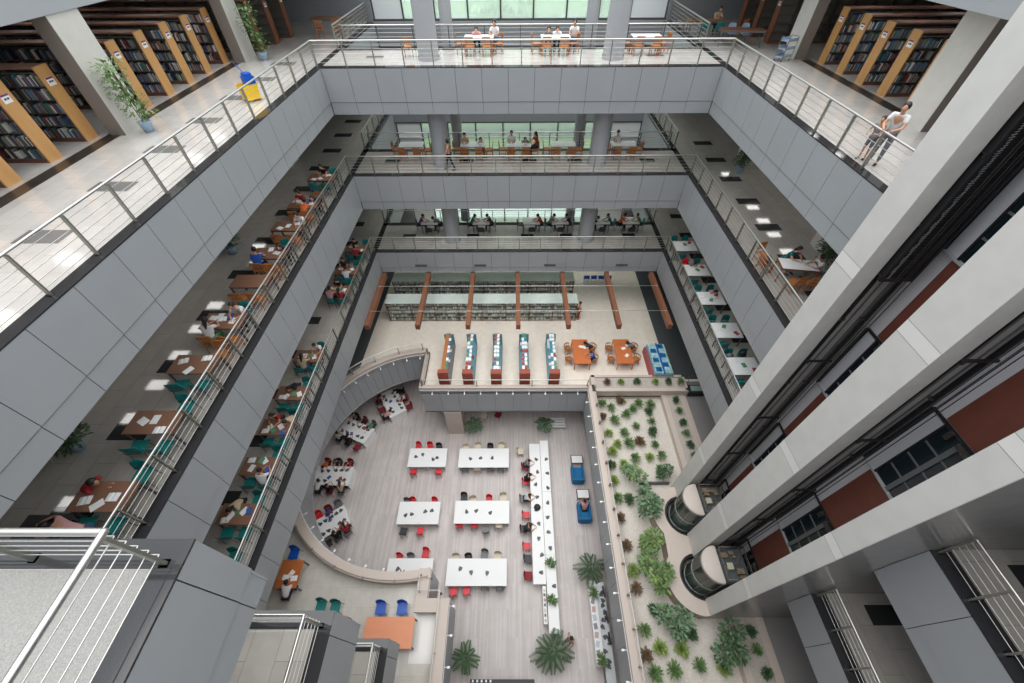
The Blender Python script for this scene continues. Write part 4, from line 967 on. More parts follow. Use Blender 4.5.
mb = MB(); mb.box(-.42, -1.85, .9, -.02, 1.95, .94); mb.build('upper_top', white, t)
mb = MB(); mb.box(.0, -2.6, .72, .5, 1.9, .76); mb.build('desk_top', mat('pale_grey_top', '#cfd2d4', .4), t)
mb = MB(); mb.box(-.38, -1.8, 0, -.32, 1.9, .9); mb.box(-.36, -1.82, 0, -.04, -1.78, .9); mb.build('front_panel', white, t)
mb = MB(); mb.box(.02, -2.55, 0, .06, 1.85, .72); mb.build('desk_panel', greyp, t)
r5 = random.Random(9)
for k in range(11):
    place('dev', mk_device, (4.88+r5.uniform(-.08, .08), 1.3+.33*k, .76), r5.uniform(0, 6), 'small grey device on the crowded service counter', 'device', 'grey devices on the service counter')
for k in range(9):
    c = ['pink', 'grey', 'pale'][k % 3]; m = mat('booklet_'+c, dict(pink='#c9a3a0', grey='#8d8f94', pale='#c4ccd2')[c], .5)
    place('booklet'+c, flat('booklet', .19, .26, .03, m), (4.35, 1.5+.38*k, .94), r5.uniform(-.4, .4), f'{c} booklet on the crowded service counter', 'booklet', f'{c} booklets on the service counter')
def mk_monitor():
    t = thing('monitor', None, None); a = MB(); a.box(-.02, -.26, .12, .02, .26, .44); a.build('screen', blackp, t); b = MB(); b.box(-.08, -.1, 0, .08, .1, .015); b.box(-.012, -.03, 0, .012, .03, .14); b.build('stand', blackp, t); return t
for i, y in enumerate((4.6, 3.4, 2.5)): place('mon', mk_monitor, (5.0, y, .76), .1, f'black monitor on the service counter, {ORD[i]} from its far end', 'monitor', 'monitors on the service counter')
# blue armchairs
def mk_armchair(w=1.0, L=1.5):
    def f():
        t = thing('armchair', None, None)
        for nm, b in (('seat', (-w/2+.12, -L/2+.1, .1, w/2-.12, L/2-.2, .42)), ('arm', (-w/2, -L/2, .0, -w/2+.14, L/2-.1, .62)), ('arm', (w/2-.14, -L/2, .0, w/2, L/2-.1, .62)), ('backrest', (-w/2+.1, -L/2-.05, .0, w/2-.1, -L/2+.15, .8))):
            mb = MB(); mb.box(*b); o = mb.build(nm, bluef, t); md = o.modifiers.new('b', 'BEVEL'); md.width = .05; md.segments = 3
        return t
    return f
place('arm', mk_armchair(.85, 1.25), (4.4, 11.75, 0), 0, 'empty blue armchair standing by the garden side wall', 'armchair')
place('arm', None, (4.55, 9.2, 0), 0, 'blue armchair with a reader, behind the dark side table', 'armchair')
def mk_side():
    t = thing('side_table', None, None); a = MB(); a.box(-.38, -.28, .42, .38, .28, .46); a.build('table_top', white, t)
    for x in (-.36, .36):
        for y in (-.26, .26): b = MB(); b.box(x-.02, y-.02, 0, x+.02, y+.02, .42); b.build('leg', blackp, t)
    b = MB(); b.box(-.42, -.32, .41, .42, -.27, .47); b.box(-.42, .27, .41, .42, .32, .47); b.box(-.42, -.3, .41, -.37, .3, .47); b.box(.37, -.3, .41, .42, .3, .47); b.build('rim', mat('dark_brown', '#4a3630', .5), t); return t
place('side', mk_side, (4.45, 12.75, 0), 0, 'small dark rimmed side table beyond the empty blue armchair', 'side table'); place('side', mk_side, (4.6, 10.3, 0), 0, 'small dark rimmed side table between the two blue armchairs', 'side table')
person(4.55, 9.25, 0, 0, 'sit_read', 'pink', 'black', 'in the blue armchair by the garden wall')
# left study tables under the round opening
ST = mk_table(2.5, 1.4, .75, white, white, .035, True)
ANG = [((-9.42, 17.35), math.radians(-59), 'far'), ((-11.7, 14.9), math.radians(-24), 'second'), ((-12.3, 11.45), math.radians(-2), 'third'), ((-11.45, 8.4), math.radians(33), 'near')]
cs = [['black', 'red', 'darkred', 'grey', 'darkred', 'black'], ['black', 'darkred', 'grey', 'black', 'black', 'darkred'], ['darkred', 'black', 'darkred', 'black', 'darkred', 'grey'], ['red', 'darkred', 'grey', 'black', 'black', 'grey']]
shirts = ['black', 'white', 'red', 'pink', 'grey', 'black', 'green', 'white', 'black', 'orange', 'dark grey', 'red', 'white', 'black', 'beige', 'purple', 'black', 'red', 'white', 'navy', 'orange']
si = 0
for i, ((x, y), a, w) in enumerate(ANG):
    kx = .78 if i == 3 else 1.
    place('stable', ST, (x, y, 0), a, f'white study table with readers, {w} one under the curved mezzanine edge', 'table', 'white tables under the curved edge', (kx, .95, 1))
    for j, (dx, sd) in enumerate(((-.8, 1), (0, 1), (.8, 1), (-.8, -1), (0, -1), (.8, -1))):
        dx *= kx
        px = x + dx*math.cos(a) - sd*.98*math.sin(a); py = y + dx*math.sin(a) + sd*.98*math.cos(a); rz = a + (PI if sd > 0 else 0)
        seat = ('far' if sd > 0 else 'near') + ' side ' + ('left', 'middle', 'right')[j % 3]
        chair(cs[i][j], px, py, 0, rz, f'{seat} of the {w} curved edge table', f'chairs of the {w} curved edge table')
        if (i, j) not in ((0, 2), (0, 4), (1, 5), (3, 0), (3, 2), (3, 3)):
            s = shirts[si % len(shirts)]; si += 1
            person(px, py, 0, rz, ('sit_read', 'sit_slump', 'sit')[si % 3], s, 'black', f'{seat}, {w} curved edge table', si % 3 == 0)
    for dx in (-.9, -.5, 0, .4, .8):
        for sd in (-.35, .35):
            place('dev' if (dx or sd > 0) else 'openbook', None, (x + kx*dx*math.cos(a) - sd*math.sin(a), y + kx*dx*math.sin(a) + sd*math.cos(a), .75), a+dx, f'small grey device on the {w} curved edge table' if (dx or sd > 0) else f'open book on the {w} curved edge table', 'device' if (dx or sd > 0) else 'book', f'small things on the {w} curved edge table' + ('' if (dx or sd > 0) else ', book'))
    papers(x, y, .752, 4, f'the {w} curved edge table', (.8, .3), ['sheet', 'blue', 'sheet', 'red'])
# under the reading deck
t = thing('metal_bench', 'white slatted metal bench under the reading deck beside the potted plant', 'bench', (3.2, 15.6, 0))
for k in range(4): mb = MB(); mb.box(-.7, -.3+.22*k, .42+.0*k, .7, -.15+.22*k, .45); mb.build('slat', white, t)
for x in (-.6, .6): mb = MB(); mb.box(x-.03, -.3, 0, x+.03, .45, .42); mb.build('leg', steel, t)
chair('darkred', -1.2, 16.4, 0, 2.6, 'under the reading deck behind the pale pillar'); chair('cream', -2.3, 16.3, 0, 2.6, 'under the reading deck beside the dark red one')
t = thing('exhibition_stand', 'black topped exhibition stand at the near end of the hall floor', 'stand', (-.6, .55, 0))
mb = MB(); mb.box(-1.6, -.6, .9, 1.6, .3, 1.0); mb.build('top', blackp, t)
mb = MB(); mb.box(-1.55, -.55, 0, 1.55, .25, .9); mb.build('body', darkgrey, t)
for k in range(5): mb = MB(); mb.box(-1.5+.22*k, .18, 1.0, -1.42+.22*k, .28, 1.03); mb.build('card', white, t)
# ------------------------------------------------------------------ lift pylons and shafts
PX = 8.62
PY = [(7.98, 8.79), (5.2, 6.22), (2.83, 3.45)]
for i, (a, b) in enumerate(PY):
    mb = MB(); front = PX; dep = .5
    mb.box(front, a, 4.9, front+dep, b, 33, 0)
    mb.box(front-.012, a, 4.9, front, b, 33, 1)                 # facing slabs
    for z in [5.36+5.37*k+o for k in range(6) for o in (-1.0, -.65)]: mb.box(front-.014, a, z-.006, front-.0115, b, z+.006, 2)
    if i == 2:
        mb.box(front+.02, a-.004, 4.9, 16, a+.2, 33, 3); mb.box(10.5, 3.14, 4.9, 16, 3.45, 33, 0)
    elif i == 1: mb.box(front+dep, 5.52, 4.9, 10.5, 5.85, 33, 0)
    else: mb.box(front+dep, 8.3, 4.9, 10.6, 8.83, 33, 0)
    for z in [5.36+5.37*k-1.0 for k in range(6)]: mb.box(front-.0135, a+.001, z+.006, front-.0115, b-.001, z+.344, 4)
    struct(mb.build('wall_lift_pylon', [concrete, mat('pylon_face', '#d2d0cb', .5, 0, .04, 2), mat('pylon_joint', '#8f8d89', .6), concgloss, mat('pylon_band', '#e2e0db', .4, 0, .02, 2)]))
BX = 10.5
mb = MB(); mb.box(BX, 2.9, 4.9, BX+.3, 8.8, 33); struct(mb.build('wall_lift_back', offwhite))
dn = 0
for si, (yc, sname) in enumerate(((7.10, 'far'), (4.36, 'near'))):
    for z in (Z2, Z3, Z4, Z5):
        # red oxide panel between landings
        y1 = yc+.74
        rp = MB(); rp.box(BX-.03, yc-.9, z+2.42, BX, y1, z+5.1); struct(rp.build('trim_6', redpaint))
        dn += 1
        d = struct(bpy.data.objects.new('door_%d' % dn, None)); C.objects.link(d); d.location = (BX, yc, z-.25)
        f = MB()
        f.box(-.12, -.82, 0, -.03, -.74, 2.65); f.box(-.12, 1.04, 0, -.02, 1.10, 2.65); f.box(-.07, -.82, 2.59, -.02, 1.10, 2.65); f.box(-.09, .58, 0, -.03, .64, 2.6)
        f.build('frame', black, d)
        g = MB(); g.box(-.06, .64, .04, -.03, 1.02, 2.55); g.build('jamb_panel', mat('jamb_white', '#cfcfd4', .4), d)
        g = MB(); g.box(-.05, -.74, .04, -.03, .58, 2.55); g.build('leaf', glassdark, d)
        g = MB()
        for zz in (.65, 1.28, 1.9): g.box(-.07, -.74, zz-.025, -.048, .58, zz+.025)
        g.box(-.1, .02, .04, -.04, .14, 2.55); g.build('mullion', [mat('door_bar', '#6b6f70', .5)], d)
        g = MB(); g.box(-.1, -.8, -.04, -.0, 1.08, .03); g.build('sill', mat('sill_grey', '#b9bcbd', .4), d)
        g = MB(); g.box(-.2, -.5, 2.5, -.1, .1, 2.6); g.box(-.18, .3, 2.42, -.1, .42, 2.66); g.build('door_operator', mat('door_gear', '#4c4a46', .5, .4, .4, 14), d)
    for j in range(4):
        x = 9.25+.24*j; y = yc+1.12 if si else yc+1.14
        mb = MB(); mb.tube([(x, y, 8.2), (x, y, 31)], .022, 6); tag(mb.build('conduit', greyp), f'grey conduit beside the guide rails, {ORD[j]} from the front, {sname} lift shaft', 'conduit', f'conduits of the {sname} lift shaft')
    # guide rails and cables
    hi = 31
    tp = ((yc+.95, 9.25), (yc+.95, 9.9)) if si == 0 else ((yc+.98, 9.3), (yc+1.0, 9.95))
    for j, (y, x) in enumerate(tp):
        t = thing('guide_rail', f'vertical dark steel guide rail, {("outer","inner")[j]} one of the {sname} lift shaft', 'guide rail', (x, y, 5.0))
        mb = MB(); mb.box(-.05, -.015, 0, .05, .015, hi-5); mb.box(-.01, -.08, 0, .01, .0, hi-5); mb.build('rail', black, t)
        for z in range(2, 26, 3): mb = MB(); mb.box(-.08, -.04, z-.03, .1, .06, z+.03); mb.build('bracket', darkgrey, t)
    for j in range(5):
        x = 9.4+.11*j; mb = MB(); mb.tube([(x, yc+.62+.03*(j % 2), 7.85), (x, yc+.62+.03*(j % 2), 31)], .012, 6)
        tag(mb.build('hoist_cable', blackp), f'thin black hoist cable, {ORD[j]} from the front in the {sname} lift shaft', 'cable', f'hoist cables of the {sname} shaft')
    for zi, z in enumerate((8.2, 11.0, 13.9, 17.25, 20.6, 23.6)):
        mb = MB(); mb.box(9.15, yc+.82, z-.03, 9.95, yc+.88, z+.03); mb.box(9.15, yc+.78, z-.05, 9.22, yc+.93, z+.05)
        tag(mb.build('support_bracket', black), f'black steel cross bracket, {ORD[zi]} from the bottom in the {sname} lift shaft', 'bracket', f'cross brackets, {sname} lift shaft')
# counterweight with stacked plates in the far shaft
t = thing('counterweight', 'tall black ribbed counterweight hanging in the far lift shaft', 'counterweight', (9.62, 7.99, 20.6))
mb = MB(); mb.box(-.42, -.13, 0, -.36, .1, 8); mb.box(.36, -.13, 0, .42, .1, 8); mb.box(-.42, -.13, -.1, .42, .1, 0); mb.build('frame', black, t)
mb = MB()
for k in range(88): mb.box(-.36, -.1-.006*(k % 2), .09*k, .36, .08, .09*k+.08)
mb.build('weight_plates', mat('weight_black', '#1b1a19', .6), t)
mb = MB()
for k in range(160): mb.tube([(-.30+.02*math.sin(k), -.12, .05*k), (-.24, -.13, .05*k+.03)], .012, 5)
mb.build('chain', greyp, t)
# lift cars
for i, (yc, w) in enumerate(((7.10, 'far'), (4.36, 'near'))):
    t = thing('glass_lift', f'round fronted glass lift car standing at the bottom of the {w} shaft', 'lift', (8.72, yc, 5.35))
    a0, a1 = PI/2, 3*PI/2
    mb = MB(); mb.lathe([(0, 2.72), (.70, 2.72), (.74, 2.68), (.74, 2.55), (.0, 2.55)], 28, a0=a0, a1=a1); mb.box(0, -.7, 2.55, .02, .7, 2.72); mb.build('roof', mat('lift_roof', '#bfb4aa', .5), t)
    mb = MB(); mb.lathe([(.71, .35), (.71, 2.5)], 28, a0=a0, a1=a1); mb.build('glass_wall', glasslift, t)
    mb = MB()
    for z in (.3, 1.35, 2.5): mb.lathe([(.70, z), (.74, z), (.74, z+.06), (.70, z+.06), (.70, z)], 28, a0=a0, a1=a1)
    for k in range(5): a = a0 + (a1-a0)*k/4; mb.tube([(.725*math.cos(a), .725*math.sin(a), 0), (.725*math.cos(a), .725*math.sin(a), 2.6)], .018, 6)
    mb.build('frame', mat('lift_frame', '#8d8f8a', .35, .6), t)
    mb = MB(); mb.lathe([(0, .0), (.73, .0), (.73, .3), (0, .3)], 28, a0=a0, a1=a1); mb.box(0, -.7, 0, 1.15, .7, .3); mb.build('car_floor', mat('lift_floor', '#6d7470', .3), t)
    mb = MB(); mb.box(0, -.7, .3, .05, -.66, 2.55); mb.box(.05, -.7, .3, 1.15, -.66, 2.5); mb.box(.05, .66, .3, 1.15, .7, 2.5); mb.build('side_wall', darkgrey, t)
    mb = MB(); mb.box(.08, -.66, 2.5, 1.15, .66, 2.56); mb.build('service_roof', mat('service_roof', '#5d6468' if i == 0 else '#6f6d66', .4, .3, .2, 4), t)
    mb = MB()
    for y in (-.62, .62): mb.tube([(.08, y, 2.58), (.08, y, 2.9), (1.15, y, 2.9), (1.15, y, 2.58)], .025, 6)
    for x in (.08, 1.15): mb.tube([(x, -.62, 2.9), (x, .62, 2.9)], .025, 6)
    mb.build('roof_guard', mat('guard_brown', '#5d4f43', .5), t)
    mb = MB(); r7 = random.Random(i)
    for k in range(9): x, y, d = r7.uniform(.2, 1.0), r7.uniform(-.5, .5), r7.uniform(.06, .16); mb.box(x-d, y-d*.7, 2.56, x+d, y+d*.7, 2.6+d)
    mb.tube([(.2, -.4, 2.62), (.5, .1, 2.68), (.7, -.1, 2.66), (1.0, .4, 2.64)], .02, 6); mb.build('roof_machinery', mat('machinery', '#8c7d68', .5, .3, .5, 18), t)
    mb = MB(); mb.box(.3, -.2, 2.6, .55, .05, 2.72); mb.build('junction_box', mat('pale_box', '#b9bba0', .5), t)
    # pit collar
    mb = MB(); n = 28; ro, ri = .98, .84
    mb.lathe([(ri, 0), (ro, 0), (ro, .42), (ri, .42), (ri, 0)], n, a0=a0, a1=a1); mb.build('pit_collar', black, t)
# scalloped landing in front of the shafts
mb = MB(); pts = []
def lobe(cx, cy, r, a0, a1, n=18): return [(cx + r*math.cos(a0+(a1-a0)*k/n), cy + r*math.sin(a0+(a1-a0)*k/n)) for k in range(n+1)]
outl = [(8.65, 8.6)] + lobe(8.6, 7.15, 1.45, math.radians(100), math.radians(218)) + lobe(8.6, 4.3, 1.5, math.radians(142), math.radians(262)) + [(8.65, 2.83)]
holes = [[(8.64, yc+.98)] + lobe(8.72, yc, .98, math.radians(95), math.radians(265)) + [(8.64, yc-.98)] for yc in (7.10, 4.36)]
loops = [[Vector((x, y, 0)) for x, y in outl]]
inner = [(8.65, 8.6)]
# one outline that dips into both pits
poly = [(8.72, 8.58)] + outl[1:-1] + [(8.72, 2.83), (8.72, 3.38)] + lobe(8.72, 4.36, .98, 3*PI/2, PI/2, 20) + [(8.72, 6.12)] + lobe(8.72, 7.10, .98, 3*PI/2, PI/2, 20)
tr = tessellate_polygon([[Vector((x, y, 0)) for x, y in poly]])
n = len(poly)
mb.add([(x, y, 5.82) for x, y in poly], [tuple(t) for t in tr], 0)
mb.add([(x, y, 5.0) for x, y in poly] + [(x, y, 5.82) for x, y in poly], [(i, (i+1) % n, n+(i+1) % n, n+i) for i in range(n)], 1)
struct(mb.build('trim_7', [pinkstone, pinkdark]))
# ------------------------------------------------------------------ indoor garden
gm = MB(); gm.box(4.9, -5.5, 3.1, 9.66, 14.76, 5.02, 0); struct(gm.build('floor', sand))
gm = MB()
gm.box(5.3, 14.76, 4.9, 11.2, 15.0, 5.9, 0); gm.box(5.1, 15.88, Z2, 11.2, 16.05, 5.9, 0); gm.box(11.05, 14.8, Z2, 11.2, 16.05, 5.9, 0); gm.box(5.05, 14.76, 4.9, 5.3, 16.05, 5.9, 0)
for x0, x1 in ((9.55, 9.85), (10.75, 11.1)): gm.box(x0, -5.5, 4.9, x1, 14.8, 5.42, 0)
gm.box(7.0, 9.02, 4.95, 8.62, 9.1, 5.3, 1)
struct(gm.build('trim_8', [pinkstone, darkgrey]))
gm = MB(); gm.box(5.3, 15.0, 5.3, 11.05, 15.88, 5.8); gm.box(9.85, -5.5, 5.3, 10.75, 14.78, 5.4); struct(gm.build('floor', gravel))
gm = MB(); gm.box(11.1, -5.5, Z2+.006, 13.8, 15.9, Z2+.014); struct(gm.build('floor', mat('plain_grey_floor', '#8b8887', .3, 0, .05, 2)))  # plain grey floor sheet beside the gravel strip
def leaf(mb, p, d, up, L, W, mi=0):
    s = d.cross(up).normalized(); n = s.cross(d).normalized()
    a = p; b = p + d*L*.5 + s*W/2 - n*0 + n*L*.06; c = p + d*L - n*L*.12; e = p + d*L*.5 - s*W/2 + n*L*.06; m = p + d*L*.5 + n*L*.0
    mb.add([a, b, c, e, m], [(0, 1, 4), (1, 2, 4), (2, 3, 4), (3, 0, 4)], mi)
def rosette(n, r, h, L, W, seed, m, nm='shrub', sm=None, wide=1.):
    def f():
        rn = random.Random(seed); t = thing(nm, None, None); mb = MB()
        for k in range(n):
            a = rn.uniform(0, 2*PI); el = rn.uniform(.1, 1.35); rr = r*rn.uniform(.05, .75)
            base = Vector((math.cos(a)*rr*math.cos(el)*.9, math.sin(a)*rr*math.cos(el)*.9, h*.25 + h*.6*math.sin(el)*rn.uniform(.4, 1)))
            d = Vector((math.cos(a)*math.cos(el), math.sin(a)*math.cos(el), math.sin(el)*.8)).normalized()
            leaf(mb, base, d, Vector((0, 0, 1)) if abs(d.z) < .95 else Vector((1, 0, 0)), L*rn.uniform(.7, 1.2), W*rn.uniform(.8, 1.2))
        mb.build('foliage', m, t)
        s = MB()
        for k in range(4): a = rn.uniform(0, 6.28); s.tube([(0, 0, 0), (math.cos(a)*r*.25, math.sin(a)*r*.25, h*.55)], .012, 5)
        s.build('stem', stemm, t); return t
    return f
SHR = {'g': rosette(90, .3, .5, .2, .07, 1, leafA), 'b': rosette(100, .3, .45, .19, .08, 2, leafB), 'd': rosette(90, .26, .55, .2, .09, 3, leafC), 'r': rosette(80, .3, .45, .2, .1, 4, leafR), 's': rosette(60, .22, .4, .2, .06, 5, leafB)}
NM = dict(g='bushy green', b='bright yellow green', d='deep green', r='reddish brown', s='small light green')
GA = [(5.7,14.25,'g'),(6.18,13.95,'g'),(6.91,14.45,'r'),(5.6,13.33,'r'),(6.23,13.02,'g'),(7.07,13.46,'g'),(7.55,13.81,'g'),(7.99,14.24,'g'),(8.71,14.14,'g'),(8.52,13.65,'d'),(7.51,12.6,'g'),(8.57,12.95,'g'),(8.43,12.22,'d'),(5.75,12.15,'b'),(6.68,12.15,'g'),(6.18,11.42,'b'),(5.79,10.93,'b'),(6.81,11.45,'g'),(7.52,11.56,'r'),(8.39,11.37,'g'),(7.89,10.58,'b'),(8.58,10.68,'g'),(7.01,10.51,'g'),(5.58,10.11,'d'),(6.3,10.11,'b'),(5.59,9.21,'b'),(5.62,8.23,'g'),(6.2,8.14,'d'),(8.3,9.85,'g'),(5.59,7.2,'r'),
      (5.63,5.86,'r'),(5.76,4.75,'b'),(5.74,4.0,'r'),(6.36,3.14,'d'),(5.8,2.4,'g'),(6.3,1.76,'b'),(7.22,1.7,'b'),(7.8,2.24,'d'),(5.7,1.52,'r'),(5.86,0.9,'g'),(6.73,0.99,'g'),(7.84,1.15,'g'),(8.87,1.1,'b'),(7.3,2.15,'b')]
GA.sort(key=lambda q: (-round(q[1]), q[0]))
rg = random.Random(11); rowc = {}
rows = sorted({round(q[1]) for q in GA}, reverse=True)
for x, y, k in GA:
    ri = rows.index(round(y)); rowc[ri] = rowc.get(ri, 0) + 1
    near = f'{ORD[ri]} row from far planter, {ORD[rowc[ri]-1]} from hall side'
    place('shrub'+k, SHR[k], (x, y, 5.02), rg.uniform(0, 6), f'{NM[k]} shrub in gravel garden, {near}', 'shrub', None, rg.uniform(.85, 1.15)*(1.05 if k != 's' else .9))
for i, (x, y) in enumerate([(10.3, 14.3), (10.3, 13.5), (10.3, 12.66), (10.3, 11.95), (10.3, 11.2), (10.3, 10.5), (10.3, 2.3), (10.3, 1.65), (10.4, .9)]):
    place('shrubg' if i % 2 else 'shrubd', SHR['g' if i % 2 else 'd'], (x, y, 5.4), i*1.1, f'low shrub in the narrow gravel strip, {ORD[i]} from the far end', 'shrub', 'shrubs in the narrow gravel strip', .85)
for i, (x, k) in enumerate(((6.06, 'r'), (6.95, 'b'), (7.99, 'd'), (9.2, 'b'), (10.03, 'd'), (10.8, 'g'))):
    place('shrub'+k, SHR[k], (x, 15.45, 5.8), i*.9, f'{NM[k]} shrub in the pink stone planter, {ORD[i]} from the left', 'shrub', None, .85)
def tree_maker(blobs, hgt, L, W, n, seed, m, nm='garden_tree', m2=None):
    def f():
        rn = random.Random(seed); t = thing(nm, None, None); mb = MB()
        for (bx, by, bz, br) in blobs:
            for k in range(n):
                v = Vector((rn.gauss(0, 1), rn.gauss(0, 1), rn.gauss(0, 1))).normalized(); p = Vector((bx, by, bz)) + v*br*rn.uniform(.45, 1)
                d = (v + Vector((rn.uniform(-.6, .6), rn.uniform(-.6, .6), rn.uniform(-.5, .3)))).normalized()
                leaf(mb, p, d, Vector((0, 0, 1)) if abs(d.z) < .95 else Vector((1, 0, 0)), L*rn.uniform(.7, 1.3), W*rn.uniform(.8, 1.3), 0 if not m2 or rn.random() < .75 else 1)
        mb.build('foliage', [m, m2 or m], t)
        s = MB(); s.tube([(0, 0, 0), (0, 0, hgt*.6)], .045, 7, r2=.03); s.build('trunk', barkm, t)
        for (bx, by, bz, br) in blobs: s = MB(); s.tube([(0, 0, hgt*.3), (bx*.5, by*.5, hgt*.5), (bx, by, bz)], .025, 6, r2=.01); s.build('branch', barkm, t)
        return t
    return f
TR = [('big leafed tree at the left shaft landing, largest of the garden', (6.95, 7.6, 5.02), tree_maker([(0, 0, 1.3, .42), (-.2, .45, 1.1, .38), (.25, -.35, 1.2, .4), (.45, .2, 1.0, .35), (-.3, -.3, 1.0, .35), (.1, .9, .9, .3)], 1.3, .24, .12, 90, 1, leafD, m2=leafC)),
      ('pale green tree between the big leafed tree and the shrubs', (6.5, 9.3, 5.02), tree_maker([(0, 0, 1.1, .33), (.35, -.2, .9, .3), (-.2, .25, .8, .25)], 1.1, .2, .12, 80, 2, leafD, m2=leafB)),
      ('dark low tree beside the first lift pylon', (8.4, 9.5, 5.02), tree_maker([(0, 0, .8, .38), (.3, .25, .7, .3), (-.3, -.1, .6, .25)], .8, .2, .1, 90, 3, leafC)),
      ('round bright green tree between the two lift landings', (6.7, 5.85, 5.02), tree_maker([(0, 0, 1.0, .42), (.25, .2, .9, .35), (-.25, -.1, .9, .32)], 1.0, .22, .1, 100, 4, leafA, m2=leafB)),
      ('glossy green tree with pale leaf tips before the near lift', (6.65, 4.45, 5.02), tree_maker([(0, 0, 1.1, .38), (-.35, .35, .9, .32), (.4, .1, 1.1, .3), (0, -.45, 1.0, .33)], 1.1, .25, .12, 70, 5, leafA, m2=leafB)),
      ('wide blue green tree below the near lift landing', (7.0, 2.75, 5.02), tree_maker([(0, 0, 1.0, .42), (-.45, .15, .9, .33), (.45, -.1, .9, .35), (.1, -.4, .8, .3)], 1.0, .22, .11, 90, 6, leafD, m2=leafC)),
      ('tall dark green tree at the corner of the polished pylon', (9.0, 1.85, 5.02), tree_maker([(0, 0, 1.2, .45), (.2, .4, 1.3, .4), (-.25, -.35, .9, .38), (.3, -.3, .9, .35)], 1.3, .22, .1, 110, 7, leafC, m2=leafD)),
      ('small green tree beside the hall railing, near the bright one', (6.55, 5.15, 5.02), tree_maker([(0, 0, .9, .3), (-.3, .0, .8, .25)], .9, .2, .1, 80, 8, leafA))]
for k, (lab, loc, mk) in enumerate(TR): place('tree%d' % k, mk, loc, 0, lab, 'tree', None, (.82, .9, .95) if k == 0 else (.8 if k == 2 else None))
# potted plants and palms
def palm(nf, L, seed, pot=True, m=leafC, th=.35, nm='potted_palm'):
    def f():
        rn = random.Random(seed); t = thing(nm, None, None)
        for k in range(nf):
            a = 2*PI*k/nf + rn.uniform(-.2, .2); l = L*rn.uniform(.75, 1.1); lift = rn.uniform(.35, 1.0); mb = MB(); pts = []
            for j in range(9):
                u = j/8; r = l*u; z = th + l*lift*u - l*.85*u*u*(.6+.4*lift); pts.append(Vector((math.cos(a)*r, math.sin(a)*r, z)))
            mb.tube(pts, .012, 4, r2=.004)
            for j in range(1, 9):
                for q in (0, .5):
                    if j == 8 and q: continue
                    p = pts[j].lerp(pts[min(8, j+1)], q); dd = (pts[j]-pts[j-1]).normalized(); sd = dd.cross(Vector((0, 0, 1))).normalized()
                    for s in (-1, 1): leaf(mb, p, (sd*s*.85 + dd*.6 + Vector((0, 0, -.15))).normalized(), Vector((0, 0, 1)), l*.34*(1.1-abs(j/8-.45)), .045)
            mb.build('frond', m, t)
        s = MB(); s.tube([(0, 0, .1), (0, 0, th)], .05, 8); s.build('stem', barkm, t)
        if pot: q = MB(); q.lathe([(0, 0), (.17, 0), (.22, .3), (.24, .32), (.2, .32), (.18, .27), (0, .27)], 18); q.build('pot', potw, t)
        return t
    return f
def ficus(seed, m, potm, hgt=1.5, big=1.):
    def f():
        rn = random.Random(seed); t = thing('potted_plant', None, None); mb = MB()
        for k in range(420):
            z = rn.uniform(.45, hgt); v = Vector((rn.gauss(0, 1), rn.gauss(0, 1), 0)).normalized()*rn.uniform(.03, .42)*big; d = (v*2 + Vector((0, 0, rn.uniform(-.5, .6)))).normalized()
            leaf(mb, Vector((v.x + .12*math.sin(z*3), v.y, z)), d, Vector((0, 0, 1)) if abs(d.z) < .95 else Vector((1, 0, 0)), .17, .085)
        mb.build('foliage', m, t); s = MB()
        for k in range(3): s.tube([(.03*k-.03, 0, .25), (.1*(k-1), .05, .8), (.12*math.sin(hgt*3), 0, hgt*.9)], .014, 5)
        s.build('stem', stemm, t); q = MB(); q.lathe([(0, 0), (.15, 0), (.2, .3), (.22, .34), (.18, .34), (.17, .3), (0, .3)], 18); q.build('pot', potm, t); return t
    return f
place('ficusA', ficus(1, leafA, potblue, 2.1), (-12.95, 15.1, Z5), 0, 'trailing plant in a blue and white pot by the nearer left column', 'plant')
place('ficusB', ficus(2, leafA, potblue, 2.2), (-12.75, 24.5, Z5), .5, 'leafy plant in a blue pot by the far left column', 'plant')
place('ficusC', ficus(3, leafC, potblue, 1.3), (13.4, 14.3, Z4), 0, 'plant in a pale blue pot on the right middle gallery', 'plant')
place('ficusC', None, (-12.9, 5.6, Z4), 0, 'plant in a pale pot on the left middle gallery, nearest the corner', 'plant')
place('ficusC', None, (-12.9, 15.4, Z4), 2, 'plant in a pale pot on the left middle gallery, further along', 'plant')
place('ficusC', None, (13.3, 23.2, Z4), 2, 'plant in a pale pot at the far end of the right middle gallery', 'plant')
place('palmA', palm(13, 1.05, 1, True, leafC, .9), (1.95, 1.95, 0), 0, 'large spreading palm at the near end of the long counter', 'palm')
place('palmB', palm(11, .9, 2, True, leafC, 1.0), (4.45, 5.75, 0), 0, 'arching palm at the far end of the service counter', 'palm')
place('palmC', palm(10, .7, 3, True, leafC, .9), (-2.95, 15.2, 0), 0, 'palm beside the pale pillar under the reading deck', 'palm')
place('palmC', None, (2.3, 15.3, 0), 1, 'palm beside the white bench under the reading deck', 'palm')
place('palmC', None, (-2.5, 1.7, 0), 2, 'palm against the near left deck wall, ground hall', 'palm')
DP = rosette(70, .3, .4, .24, .06, 9, leafA, 'desk_plant')
for x, y, z, w in ((2.15, 6.05, .84, 'middle of the narrow counter'), (2.1, 4.2, .84, 'near end of the narrow counter'), (4.4, 4.55, .94, 'far end of the service counter'), (4.45, 1.6, .94, 'near end of the service counter')):
    place('dplant', DP, (x, y, z), x, f'small green plant on the {w}', 'plant')
